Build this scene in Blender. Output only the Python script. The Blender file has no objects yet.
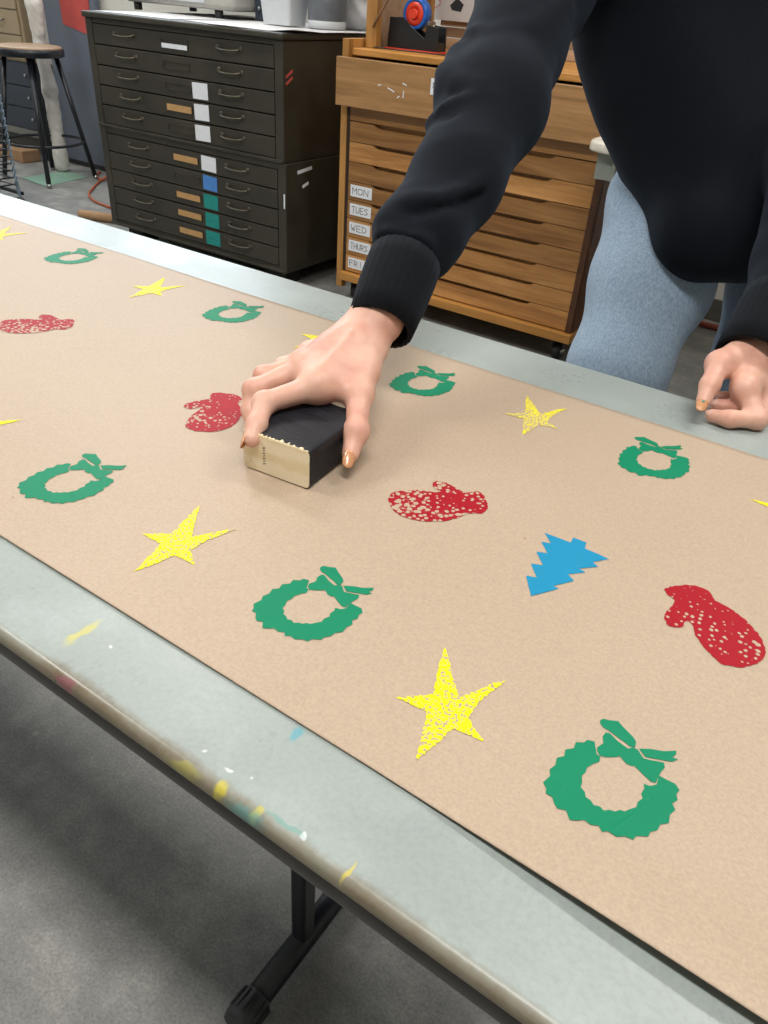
import bpy, bmesh, math, random
import numpy as np
from mathutils import Vector, Matrix, Quaternion
random.seed(7)
C = bpy.context.scene.collection
H = 1.07                      # camera height (m)
F = 760.0; CX, CY = 384, 512  # lens in pixels of the 768x1024 frame
TZ = 0.74                     # table top height
PZ = 0.7412                   # paper

# ------------------------------------------------------------------ camera solve
def _ray(p): return np.array([p[0]-CX, -(p[1]-CY), -F], float)
_Z = -_ray((300, 1620)); _Z /= np.linalg.norm(_Z)
_X = -_ray((-1050, -128)); _X -= _X.dot(_Z)*_Z; _X /= np.linalg.norm(_X)
RM = np.array([_X, np.cross(_Z, _X), _Z])
CAM = np.array([0, 0, H], float)
def onz(px, py, z): d = RM @ _ray((px, py)); return CAM + d*((z-H)/d[2])     # point of a level plane
def ony(px, py, y): d = RM @ _ray((px, py)); return CAM + d*(y/d[1])         # point of an upright plane
def at(px, py, D): return CAM + RM @ (_ray((px, py))/F*D)                    # point at a depth
cam = bpy.data.objects.new('camera', bpy.data.cameras.new('camera')); C.objects.link(cam)
M4 = Matrix([[*RM[0], 0], [*RM[1], 0], [*RM[2], H], [0, 0, 0, 1]])
cam.matrix_world = M4
cam.data.sensor_width = 36; cam.data.lens = F/1024*36; cam.data.clip_start = .02
bpy.context.scene.camera = cam

# ------------------------------------------------------------------ materials
def lin(c):
    return tuple(((v/255)/12.92 if v/255 <= .04045 else (((v/255)+.055)/1.055)**2.4) for v in c) + (1,)
class NT:
    def __init__(s, name):
        s.m = bpy.data.materials.new(name); s.m.use_nodes = True; s.t = s.m.node_tree
        s.b = s.t.nodes['Principled BSDF']
    def n(s, typ, **k):
        o = s.t.nodes.new(typ)
        for a, v in k.items():
            if a.startswith('i_'):
                key = a[2:]; key = int(key) if key.isdigit() else key.replace('_', ' ')
                if isinstance(v, bpy.types.NodeSocket): s.t.links.new(v, o.inputs[key])
                else: o.inputs[key].default_value = v
            else: setattr(o, a, v)
        return o
    def link(s, a, b): s.t.links.new(a, b)
    def coords(s, scale=(1, 1, 1), rot=(0, 0, 0), src='Object'):
        tc = s.n('ShaderNodeTexCoord'); mp = s.n('ShaderNodeMapping', i_Vector=tc.outputs[src])
        mp.inputs['Scale'].default_value = scale; mp.inputs['Rotation'].default_value = rot
        return mp.outputs[0]
    def noise(s, vec, scale, detail=4, rough=.55, dist=0.):
        o = s.n('ShaderNodeTexNoise', i_Vector=vec, i_Scale=scale, i_Detail=detail, i_Roughness=rough, i_Distortion=dist)
        return o.outputs[0]
    def ramp(s, fac, stops, interp='LINEAR'):
        o = s.n('ShaderNodeValToRGB', i_Fac=fac); cr = o.color_ramp; cr.interpolation = interp
        while len(cr.elements) < len(stops): cr.elements.new(.5)
        for e, (p, c) in zip(cr.elements, stops): e.position = p; e.color = c
        return o.outputs[0]
    def mix(s, fac, a, b, mode='MIX'):
        o = s.n('ShaderNodeMix', data_type='RGBA', blend_type=mode)
        for i, v in ((0, fac), (6, a), (7, b)):
            if isinstance(v, bpy.types.NodeSocket): s.link(v, o.inputs[i])
            else: o.inputs[i].default_value = v
        return o.outputs[2]
    def math(s, op, a, b=0., c=0.):
        o = s.n('ShaderNodeMath', operation=op)
        for i, v in enumerate((a, b, c)):
            if isinstance(v, bpy.types.NodeSocket): s.link(v, o.inputs[i])
            else: o.inputs[i].default_value = v
        return o.outputs[0]
    def set(s, **k):
        for a, v in k.items():
            key = a.replace('_', ' ')
            if isinstance(v, bpy.types.NodeSocket): s.link(v, s.b.inputs[key])
            else: s.b.inputs[key].default_value = v
        return s
    def bump(s, h, strength=.3, dist=.01):
        o = s.n('ShaderNodeBump', i_Height=h, i_Strength=strength, i_Distance=dist)
        s.link(o.outputs[0], s.b.inputs['Normal']); return s
G = lambda v: (v, v, v, 1)
def plain(name, rgb, rough=.5, metal=0., var=.12, scale=30, bump=0., **k):
    t = NT(name); v = t.coords(); c = lin(rgb)
    n = t.noise(v, scale, 5)
    lo = tuple(x*(1-var) for x in c[:3])+(1,); hi = tuple(min(1, x*(1+var)) for x in c[:3])+(1,)
    t.set(Base_Color=t.ramp(n, [(.3, lo), (.7, hi)]), Roughness=rough, Metallic=metal, **k)
    if bump: t.bump(n, bump, .002)
    return t.m

# concrete
t = NT('concrete'); v = t.coords()
n1 = t.noise(v, 1.3, 8, .62, .3); n2 = t.noise(v, 9, 8, .7); n3 = t.noise(v, 70, 4, .7); n4 = t.noise(v, 240, 3, .7)
c = t.ramp(n1, [(.3, lin((116, 117, 117))), (.7, lin((146, 145, 141)))])
c = t.mix(.5, c, t.ramp(n2, [(.3, lin((88, 89, 90))), (.5, lin((134, 134, 131))), (.7, lin((186, 184, 178)))]))
c = t.mix(t.ramp(n3, [(.62, G(0)), (.74, G(.45))]), c, lin((178, 176, 170)))
c = t.mix(.4, c, t.ramp(n4, [(.35, G(.25)), (.65, G(.75))]), 'OVERLAY')
vo = t.n('ShaderNodeTexVoronoi', i_Vector=v, i_Scale=11.); vm = t.ramp(vo.outputs[0], [(.03, G(.6)), (.075, G(0))])
c = t.mix(vm, c, lin((175, 172, 165)))
t.set(Base_Color=c, Roughness=t.ramp(n2, [(.3, G(.42)), (.7, G(.68))])).bump(n2, .15, .004); M_CONC = t.m
M_WHITEWALL = plain('white_wall_paint', (214, 212, 205), .7, var=.03, scale=4)
M_CEIL = plain('ceiling_paint', (226, 226, 222), .8, var=.03, scale=3)
M_GREYPANEL = plain('blue_grey_paint', (100, 108, 122), .45, var=.06, scale=3)
M_RED = plain('red_card', (190, 78, 74), .6, var=.12, scale=14)
M_BLACKMETAL = plain('black_painted_metal', (24, 27, 34), .33, var=.3, scale=60)
M_BLACK = plain('black_plastic', (28, 29, 32), .35, var=.15, scale=40)
M_RUBBER = plain('dark_rubber', (50, 51, 53), .6, var=.2, scale=90, bump=.2)
M_STEEL = plain('steel', (170, 172, 170), .3, 1., var=.1, scale=40)
M_OLIVE = None
t = NT('olive_drab_steel'); v = t.coords(); n = t.noise(v, 7, 8, .65); n2 = t.noise(v, 160, 3, .6)
c = t.ramp(n, [(.3, lin((44, 41, 33))), (.7, lin((60, 56, 46)))])
c = t.mix(t.ramp(n2, [(.74, G(0)), (.78, G(.7))]), c, lin((130, 126, 112)))
t.set(Base_Color=c, Roughness=t.ramp(n, [(.3, G(.38)), (.7, G(.55))])).bump(n, .08, .003); M_OLIVE = t.m
M_OLIVEDARK = plain('dark_steel_gap', (18, 18, 15), .7)
M_HANDLE = plain('worn_handle_metal', (84, 80, 68), .4, .5, var=.3, scale=80)
M_TAN = plain('tan_label_paper', (186, 146, 96), .7, var=.1, scale=60)
M_WHITE = plain('white_card', (226, 230, 236), .7, var=.03)
M_BLUE = plain('blue_card', (74, 132, 205), .6, var=.06)
M_TEAL = plain('teal_card', (18, 138, 132), .6, var=.12, scale=50)
M_INK = plain('pen_ink', (48, 52, 62), .6)
def wood(name, a, b, c3, rough=.42, sc=(2.2, 30, 30), dark=None):
    t = NT(name); v = t.coords(sc); oi = t.n('ShaderNodeObjectInfo')
    add = t.n('ShaderNodeVectorMath', operation='ADD', i_0=v)
    cmb = t.n('ShaderNodeCombineXYZ', i_X=t.math('MULTIPLY', oi.outputs['Random'], 37.), i_Y=t.math('MULTIPLY', oi.outputs['Random'], 91.), i_Z=t.math('MULTIPLY', oi.outputs['Random'], 17.))
    t.link(cmb.outputs[0], add.inputs[1]); v = add.outputs[0]
    n = t.noise(v, 1., 6, .6, .8); n2 = t.noise(v, 5., 4, .7, .2)
    c = t.ramp(n, [(.25, lin(a)), (.5, lin(b)), (.75, lin(c3))])
    c = t.mix(.25, c, t.ramp(n2, [(.3, G(.08)), (.7, G(.5))]), 'OVERLAY')
    hv = t.n('ShaderNodeHueSaturation', i_Color=c, i_Saturation=1.06)
    t.link(t.math('MULTIPLY_ADD', oi.outputs['Random'], .62, .62), hv.inputs['Value'])
    t.set(Base_Color=hv.outputs[0], Roughness=rough).bump(n2, .1, .001)
    return t.m
M_WOODD = wood('drawer_wood', (134, 90, 52), (176, 128, 80), (204, 156, 104))
M_WOODBIG = wood('big_drawer_wood', (160, 120, 78), (194, 150, 104), (212, 170, 122))
M_WOODL = wood('frame_wood', (176, 128, 72), (204, 156, 96), (220, 176, 120), sc=(18, 18, 2))
M_WOODLX = wood('shelf_wood', (168, 118, 62), (196, 144, 84), (214, 164, 104), sc=(2, 24, 24))
M_WOODSHADE = wood('shaded_side_wood', (66, 40, 24), (88, 54, 32), (102, 64, 38), sc=(18, 3, 18))  # shade of the cabinet's right side painted into a darker wood colour
M_WOODGREY = wood('pale_slat_wood', (150, 122, 98), (176, 148, 122), (192, 164, 138))
M_DARKGAP = plain('shadow_gap_wood', (46, 29, 18), .7)
# table laminate: worn grey top, grime band along the rolled front edge, paint spots
SPOTS = [((219, 787), .0034, (214, 200, 40), (1, 1)), ((258, 812), .003, (200, 190, 60), (1, 1)), ((347, 870), .0030, (214, 196, 60), (.35, 1.7)),
         ((83, 632), .0085, (206, 196, 80), (.28, 1.5)), ((245, 808), .008, (96, 160, 160), (1.5, .3)), ((298, 734), .0045, (60, 160, 180), (.7, 1)),
         ((112, 646), .0012, (236, 240, 240), (1, 1)), ((203, 752), .0009, (228, 232, 232), (1, 1)), ((229, 772), .0016, (228, 234, 234), (1.3, .5)), ((252, 780), .0008, (230, 234, 234), (1, 1)),
         ((301, 835), .0017, (238, 244, 246), (1, 1)), ((306, 268), .006, (70, 78, 86), (2.5, .2)), ((296, 262), .005, (70, 78, 86), (2.5, .2)), ((284, 824), .0045, (110, 160, 150), (2.4, .25)), ((66, 678), .006, (150, 80, 100), (1.2, .3)), ((54, 682), .004, (30, 30, 34), (1.2, .4)), ((182, 764), .006, (170, 165, 90), (2, .4))]
YN = .1555
t = NT('worn_grey_tabletop'); tc = t.n('ShaderNodeTexCoord'); v = t.n('ShaderNodeVectorMath', operation='ADD', i_0=tc.outputs['Object'], i_1=((-2.05+.27)/2, (YN+.789)/2, 0)).outputs[0]
n1 = t.noise(v, 3, 6, .6, .4); n2 = t.noise(v, 14, 6, .7); n3 = t.noise(v, 300, 2, .6)
c = t.ramp(n1, [(.3, lin((148, 158, 156))), (.7, lin((164, 173, 170)))])
c = t.mix(t.ramp(n2, [(.5, G(0)), (.72, G(.5))]), c, lin((178, 190, 188)))
c = t.mix(t.ramp(n3, [(.3, G(.12)), (.6, G(0))]), c, G(.1))
sep = t.n('ShaderNodeSeparateXYZ', i_Vector=v)
edge = t.math('ADD', sep.outputs[1], t.math('MULTIPLY', t.math('SUBTRACT', n2, .5), .018))
YN = .1555
c = t.mix(t.ramp(t.math('SUBTRACT', edge, YN), [(.0015, G(1)), (.008, G(0))]), c, t.ramp(n2, [(.3, lin((112, 100, 82))), (.55, lin((134, 124, 104))), (.7, lin((122, 110, 76)))]))
wob = t.n('ShaderNodeVectorMath', operation='SCALE'); 
nz = t.n('ShaderNodeTexNoise', i_Vector=v, i_Scale=70., i_Detail=3.)
sb = t.n('ShaderNodeVectorMath', operation='SUBTRACT', i_0=nz.outputs[1], i_1=(.5, .5, .5)); t.link(sb.outputs[0], wob.inputs[0]); wob.inputs['Scale'].default_value = .012
vw = t.n('ShaderNodeVectorMath', operation='ADD', i_0=v, i_1=wob.outputs[0]).outputs[0]
TCX, TCY = -.92, .462
for (p, r, col, sc) in SPOTS:
    w = onz(p[0], p[1], TZ)
    mp = t.n('ShaderNodeMapping', i_Vector=vw); mp.vector_type = 'POINT'
    d = t.n('ShaderNodeVectorMath', operation='SUBTRACT', i_0=vw, i_1=(w[0], w[1], TZ))
    d2 = t.n('ShaderNodeVectorMath', operation='MULTIPLY', i_0=d.outputs[0], i_1=(1/sc[0], 1/sc[1], .2))
    L = t.n('ShaderNodeVectorMath', operation='LENGTH', i_0=d2.outputs[0])
    c = t.mix(t.math('MULTIPLY', t.ramp(t.math('DIVIDE', L.outputs['Value'], r*1.3), [(.5, G(1)), (1., G(0))]), .62), c, lin(col))
t.set(Base_Color=c, Roughness=t.ramp(n2, [(.3, G(.24)), (.7, G(.4))]), Specular_IOR_Level=.42).bump(n2, .05, .002); M_TABLE = t.m
M_TEDGE = plain('dark_table_edge', (66, 64, 62), .35, var=.25, scale=25)
# kraft paper
def kraft_nodes(t, v):
    n1 = t.noise(v, 520, 3, .7); n2 = t.noise(v, 2.2, 5, .6)
    c = t.ramp(n1, [(.3, lin((166, 146, 125))), (.7, lin((189, 169, 147)))])
    return t.mix(.35, c, t.ramp(n2, [(.3, lin((172, 152, 133))), (.7, lin((193, 175, 157)))])), n1, n2
t = NT('kraft_paper'); v = t.coords(); c, n1, n2 = kraft_nodes(t, v)
vo = t.n('ShaderNodeTexVoronoi', i_Vector=v, i_Scale=22.); c = t.mix(t.ramp(vo.outputs[0], [(.025, G(.6)), (.04, G(0))]), c, lin((150, 118, 92)))
t.set(Base_Color=c, Roughness=.5, Specular_IOR_Level=.35).bump(n1, .05, .0005); M_KRAFT = t.m
def ink(name, rgb, lo, hi, scale, vor=0., w=.7):
    t = NT(name); v = t.coords(); kc, n1, n2 = kraft_nodes(t, v)
    n = t.noise(v, scale, 4, .6); big = t.noise(v, 17, 2, .5)
    a = t.math('ADD', n, t.math('MULTIPLY', t.math('SUBTRACT', big, .5), w))
    m = t.ramp(a, [(lo, G(0)), (hi, G(1))])
    if vor:
        vo = t.n('ShaderNodeTexVoronoi', i_Vector=v, i_Scale=vor)
        thr = t.math('ADD', t.math('ADD', vo.outputs[0], t.math('MULTIPLY', t.math('SUBTRACT', n, .5), .35)), t.math('MULTIPLY', t.math('SUBTRACT', big, .5), 1.3))
        m = t.mix(1., m, t.ramp(thr, [(.26, G(0)), (.31, G(1))]), 'MULTIPLY')
    base = lin(rgb); c = t.mix(m, kc, t.mix(t.ramp(big, [(.3, G(0)), (.7, G(.15))]), base, tuple(min(1, x*1.25+.01) for x in base[:3])+(1,)))
    t.set(Base_Color=c, Roughness=.55, Specular_IOR_Level=.22); return t.m
M_IG = ink('green_print_ink', (0, 126, 90), .10, .16, 60)
M_IY = ink('yellow_print_ink', (238, 224, 6), .40, .46, 520, w=.4)
M_IR = ink('red_print_ink', (156, 8, 28), .25, .30, 420, vor=230.)
M_IB = ink('blue_print_ink', (24, 134, 176), .12, .2, 60)
# block
t = NT('black_rolled_ink_on_wood'); v = t.coords(); n = t.noise(t.coords((10, 70, 40)), 3, 6, .7); n2 = t.noise(v, 260, 3, .6)
c = t.ramp(n, [(.3, lin((12, 13, 16))), (.7, lin((38, 40, 48)))])
t.set(Base_Color=c, Roughness=.5, Specular_IOR_Level=.3).bump(n, .5, .001); M_BLKINK = t.m
t = NT('raw_end_grain_wood'); v = t.coords(); sx = t.n('ShaderNodeMapping', i_Vector=v); sx.inputs['Location'].default_value = (.37, -.3, -.70)
w = t.n('ShaderNodeTexWave', wave_type='RINGS', i_Vector=sx.outputs[0], i_Scale=26., i_Distortion=5., i_Detail=3.); n = t.noise(v, 120, 4)
c = t.ramp(w.outputs[1], [(.2, lin((232, 214, 176))), (.8, lin((242, 228, 198)))]); c = t.mix(t.ramp(n, [(.62, G(0)), (.7, G(.3))]), c, lin((150, 120, 80)))
t.set(Base_Color=c, Roughness=.6); M_RAW = t.m
# people
t = NT('skin'); v = t.coords(); n = t.noise(v, 25, 5, .6); n2 = t.noise(v, 500, 3, .6); n3 = t.noise(v, 60, 4, .6)
c = t.ramp(n, [(.3, lin((206, 148, 130))), (.5, lin((220, 170, 150))), (.72, lin((230, 188, 168)))])
t.set(Base_Color=c, Roughness=.46, Subsurface_Weight=.12, Subsurface_Radius=(1, .35, .2), Subsurface_Scale=.006)
t.bump(t.mix(.5, n2, n3), .12, .001); M_SKIN = t.m
t = NT('black_navy_sweatshirt_fleece'); v = t.coords(); n = t.noise(v, 900, 2, .6); n2 = t.noise(v, 14, 4)
t.set(Base_Color=t.ramp(n, [(.3, lin((6, 10, 17))), (.7, lin((13, 19, 29)))]), Roughness=.9, Sheen_Weight=.10, Sheen_Roughness=.5, Sheen_Tint=lin((150, 170, 200)), Specular_IOR_Level=.2).bump(n, .3, .0008); M_SWEAT = t.m
t = NT('ribbed_cuff_knit'); v = t.coords(); n = t.noise(v, 700, 2, .6)
t.set(Base_Color=t.ramp(n, [(.3, lin((7, 9, 13))), (.7, lin((13, 16, 22)))]), Roughness=.9, Sheen_Weight=.08, Sheen_Tint=lin((150, 170, 200)), Specular_IOR_Level=.2).bump(n, .5, .001); M_CUFF = t.m
t = NT('light_wash_denim'); v = t.coords(); n = t.noise(t.coords((1, 1, .35)), 420, 3, .7); n2 = t.noise(v, 5, 5, .6, .4); n3 = t.noise(t.coords((1, 1, .5)), 900, 2)
c = t.ramp(n2, [(.3, lin((124, 146, 170))), (.7, lin((160, 182, 204)))])
c = t.mix(.5, c, t.ramp(n, [(.3, lin((84, 108, 136))), (.7, lin((176, 192, 208)))]))
t.set(Base_Color=c, Roughness=.85, Sheen_Weight=.15, Specular_IOR_Level=.2).bump(n3, .4, .0008); M_DENIM = t.m
M_DENIMD = plain('dark_denim_seam', (62, 80, 106), .85, var=.2, scale=300)
M_NAIL = plain('peach_nail_polish', (208, 152, 112), .16, var=.03)
M_NAILC = plain('clear_nail', (232, 190, 176), .2, var=.03)
M_TURQ = plain('turquoise_nail_dot', (40, 160, 160), .3)
M_HAIR = plain('brown_hair', (62, 42, 30), .55, var=.3, scale=120, bump=.4)
M_EYE = plain('eye_white', (232, 228, 222), .15); M_IRIS = plain('iris', (52, 40, 28), .15); M_LIP = plain('lips', (178, 96, 92), .4)
M_SHOE = plain('white_trainer', (222, 220, 214), .6); M_SOLE = plain('trainer_sole', (196, 190, 178), .7)
# misc
M_BEIGE = plain('beige_enamel', (158, 140, 112), .45, var=.05, scale=5)
M_DKCAB = plain('dark_slate_enamel', (46, 54, 66), .5, var=.08, scale=6)
M_APPL = plain('grey_appliance', (170, 168, 162), .45, var=.05)
M_GREYPL = plain('pale_grey_plastic', (196, 200, 204), .35, var=.03)
M_LIQ = plain('dirty_water', (104, 102, 104), .2, var=.2, scale=12)
t = NT('clear_plastic'); t.set(Base_Color=lin((205, 212, 220)), Roughness=.12, Transmission_Weight=.85, IOR=1.3, Alpha=1.); M_CLEAR = t.m
M_PAPER = plain('white_paper', (212, 212, 214), .7, var=.02)
M_FABRIC = plain('off_white_cloth', (206, 202, 196), .85, var=.12, scale=9, bump=.4)
M_TAPEBLUE = plain('blue_plastic', (26, 96, 190), .3); M_TAPERED = plain('orange_red_plastic', (214, 62, 36), .4, var=.08)
M_GREEN = plain('pale_green_sheet', (132, 166, 146), .6, var=.08, scale=10)
M_CORD = plain('orange_cord', (176, 84, 52), .5); M_CARD = plain('cardboard', (168, 132, 98), .8, var=.1, scale=18)
M_WIRE = plain('zinc_wire', (150, 170, 190), .3, .8)
M_WTOP = plain('paint_worn_bench_top', (205, 200, 188), .5, var=.25, scale=22); M_WGREY = plain('grey_green_metal', (136, 142, 134), .45, var=.06)
M_PINK = plain('pink_paint', (222, 120, 140), .6, var=.25, scale=25)
M_REDLINE = plain('faded_red_conduit', (150, 74, 60), .5); M_BASEB = plain('grey_baseboard', (88, 86, 80), .6)
t = NT('window_daylight'); em = t.n('ShaderNodeEmission'); em.inputs[0].default_value = (.80, .90, 1, 1); em.inputs[1].default_value = 1.6
t.link(em.outputs[0], t.t.nodes['Material Output'].inputs[0]); M_DAY = t.m
t = NT('lit_diffuser'); em = t.n('ShaderNodeEmission'); em.inputs[0].default_value = (1, .97, .92, 1); em.inputs[1].default_value = 5.
t.link(em.outputs[0], t.t.nodes['Material Output'].inputs[0]); M_LAMP = t.m

# ------------------------------------------------------------------ object helpers
def empty(name, loc, label, cat, group=None):
    o = bpy.data.objects.new(name, None); C.objects.link(o); o.location = Vector(loc); o.empty_display_size = .05
    o['label'] = label; o['category'] = cat
    if group: o['group'] = group
    return o
def tag(o, label, cat, group=None, kind=None):
    if label: o['label'] = label
    if cat: o['category'] = cat
    if group: o['group'] = group
    if kind: o['kind'] = kind
    return o
def root_loc(o):
    l = Vector((0, 0, 0))
    while o: l += o.location; o = o.parent
    return l
class MB:
    def __init__(s): s.bm = bmesh.new(); s.mi = 0
    def _fin(s, geo, bev=0, seg=2):
        fs = [g for g in geo if isinstance(g, bmesh.types.BMFace)]
        for f in fs: f.material_index = s.mi
        if bev:
            es = list({e for f in fs for e in f.edges})
            r = bmesh.ops.bevel(s.bm, geom=es, offset=bev, segments=seg, profile=.5, affect='EDGES', clamp_overlap=True)
            for f in r['faces']: f.material_index = s.mi
        return s
    def box(s, lo, hi, bev=0, rot=None, piv=None, seg=2):
        lo = Vector(lo); hi = Vector(hi); c = (lo+hi)/2; d = hi-lo
        r = bmesh.ops.create_cube(s.bm, size=1)
        for v in r['verts']: v.co = Vector((v.co.x*d.x, v.co.y*d.y, v.co.z*d.z))+c
        if rot is not None:
            p = Vector(piv) if piv is not None else c
            for v in r['verts']: v.co = rot @ (v.co-p)+p
        fs = {f for v in r['verts'] for f in v.link_faces}
        return s._fin(fs, bev, seg)
    def prism(s, pts, vec, bev=0):       # closed outline extruded by vec
        vec = Vector(vec); a = [s.bm.verts.new(Vector(p)) for p in pts]; b = [s.bm.verts.new(Vector(p)+vec) for p in pts]
        n = len(a); fs = [s.bm.faces.new(a[::-1]), s.bm.faces.new(b)]
        for i in range(n): fs.append(s.bm.faces.new((a[i], a[(i+1) % n], b[(i+1) % n], b[i])))
        return s._fin(fs, bev)
    def rings(s, R, cap=True, closed=False):
        vs = [[s.bm.verts.new(Vector(p)) for p in r] for r in R]; n = len(vs[0]); fs = []
        m = len(vs)
        for i in range(m if closed else m-1):
            for j in range(n):
                fs.append(s.bm.faces.new((vs[i][j], vs[i][(j+1) % n], vs[(i+1) % m][(j+1) % n], vs[(i+1) % m][j])))
        if cap and not closed: fs.append(s.bm.faces.new(vs[0][::-1])); fs.append(s.bm.faces.new(vs[-1]))
        for f in fs: f.smooth = True
        if cap and not closed: fs[-1].smooth = False; fs[-2].smooth = False
        return s._fin(fs)
    def tube(s, pts, r, n=12, cap=True, closed=False):
        pts = [Vector(p) for p in pts]; rr = r if isinstance(r, (list, tuple)) else [r]*len(pts)
        R = []; up = None; m = len(pts)
        for i, p in enumerate(pts):
            if closed: d = pts[(i+1) % m]-pts[(i-1) % m]
            else: d = pts[min(i+1, m-1)]-pts[max(i-1, 0)]
            d.normalize()
            if up is None: up = d.orthogonal().normalized()
            up = (up-d*up.dot(d)).normalized(); w = d.cross(up)
            R.append([p+(up*math.cos(a)+w*math.sin(a))*rr[i] for a in [2*math.pi*k/n for k in range(n)]])
        return s.rings(R, cap, closed)
    def lathe(s, c, prof, n=32, axis=(0, 0, 1), cap=True):
        ax = Vector(axis).normalized(); u = ax.orthogonal().normalized(); w = ax.cross(u); c = Vector(c)
        return s.rings([[c+ax*z+(u*math.cos(a)+w*math.sin(a))*r for a in [2*math.pi*k/n for k in range(n)]] for r, z in prof], cap)
    def poly(s, pts):
        f = s.bm.faces.new([s.bm.verts.new(Vector(p)) for p in pts]); return s._fin([f])
    def stroke(s, a, b, w, nrm, th=.0004):
        a = Vector(a); b = Vector(b); nrm = Vector(nrm); d = (b-a); d.normalize(); sd = d.cross(nrm)*w/2; d = d*w/2
        return s.prism([a-d-sd, b+d-sd, b+d+sd, a-d+sd], nrm*th)
    def build(s, name, mats, parent=None, smooth=None):
        bmesh.ops.recalc_face_normals(s.bm, faces=s.bm.faces)
        me = bpy.data.meshes.new(name); l = root_loc(parent)
        for v in s.bm.verts: v.co -= l
        s.bm.to_mesh(me); s.bm.free()
        for m in (mats if isinstance(mats, (list, tuple)) else [mats]): me.materials.append(m)
        o = bpy.data.objects.new(name, me); C.objects.link(o); o.parent = parent
        if smooth: me.shade_smooth()
        return o
def struct(name, mb, m, label=None):
    o = mb.build(name, m); o['kind'] = 'structure'
    if label: o['label'] = label; o['category'] = name.split('_')[0]
    return o
def circle(c, r, n, u=(1, 0, 0), w=(0, 1, 0), a0=0, a1=2*math.pi):
    u = Vector(u); w = Vector(w); c = Vector(c)
    return [c+(u*math.cos(a0+(a1-a0)*k/n)+w*math.sin(a0+(a1-a0)*k/n))*r for k in range(n)]

# ------------------------------------------------------------------ the room
X0, X1, Y0, Y1, ZC = -7.5, 3.5, -3.0, 3.42, 3.0
struct('floor', MB().box((X0, Y0, -.1), (X1, Y1, 0)), M_CONC, 'grey mottled concrete studio floor')
struct('ceiling', MB().box((X0, Y0, ZC), (X1, Y1, ZC+.1)), M_CEIL, 'white ceiling above the studio')
WX0, WX1, WZ0, WZ1 = -7.0, -3.1, 1.45, 2.6
w = MB(); w.box((X0, Y1, 0), (WX0, Y1+.12, ZC)); w.box((WX1, Y1, 0), (X1, Y1+.12, ZC)); w.box((WX0, Y1, 0), (WX1, Y1+.12, WZ0)); w.box((WX0, Y1, WZ1), (WX1, Y1+.12, ZC))
struct('wall_back', w, M_WHITEWALL, 'off-white back wall of the studio')
struct('wall_left', MB().box((X0-.1, Y0, 0), (X0, Y1, ZC)), M_WHITEWALL, 'off-white left wall of the studio')
struct('wall_right', MB().box((X1, Y0, 0), (X1+.1, Y1, ZC)), M_WHITEWALL, 'off-white right wall of the studio')
struct('wall_front', MB().box((X0, Y0-.1, 0), (X1, Y0, ZC)), M_WHITEWALL, 'off-white wall opposite the drawer cabinets')
win = MB()
for k in range(5):
    x = WX0+(WX1-WX0)*k/4; win.box((x-.03, Y1+.02, WZ0), (x+.03, Y1+.08, WZ1), .005)
win.box((WX0, Y1+.02, WZ0), (WX1, Y1+.08, WZ0+.05)); win.box((WX0, Y1+.02, WZ1-.05), (WX1, Y1+.08, WZ1))
win.mi = 1; win.box((WX0, Y1+.09, WZ0), (WX1, Y1+.1, WZ1))
struct('window_1', win, [M_GREYPL, M_DAY], 'long window high in the back wall')
struct('baseboard_back', MB().box((X0, Y1-.012, 0), (X1, Y1, .09), .003), M_BASEB, 'grey baseboard along the back wall')
FIX = [(-2.4, -.15), (.2, -.15), (-2.4, 1.9), (.4, 1.9), (-5.2, 1.9)]
FL = ['ceiling strip light left of the camera', 'ceiling strip light right of the camera', 'ceiling strip light above the dark drawer units', 'ceiling strip light above the work bench', 'ceiling strip light above the stool']
for (x, y), lb in zip(FIX, FL):
    r = empty('ceiling_light', (x, y, ZC), lb, 'light', 'ceiling strip lights')
    MB().box((x-.65, y-.16, ZC-.06), (x+.65, y+.16, ZC-.001), .01).build('light_housing', M_GREYPL, r)
    MB().box((x-.6, y-.13, ZC-.075), (x+.6, y+.13, ZC-.061), .005).build('diffuser', M_LAMP, r)
def area(name, loc, sx, sy, power, color, rot=(0, 0, 0)):
    l = bpy.data.lights.new(name, 'AREA'); l.shape = 'RECTANGLE'; l.size = sx; l.size_y = sy; l.energy = power; l.color = color
    o = bpy.data.objects.new(name, l); C.objects.link(o); o.location = loc; o.rotation_euler = rot; return o
for x, y in FIX: area('strip_lamp', (x, y, ZC-.09), 1.2, .26, 34 if y < 0 else 24, (1, .965, .91))
area('window_lamp', ((WX0+WX1)/2, Y1-.02, (WZ0+WZ1)/2), WX1-WX0, WZ1-WZ0, 60, (.80, .90, 1), (math.radians(-90), 0, 0))

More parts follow.
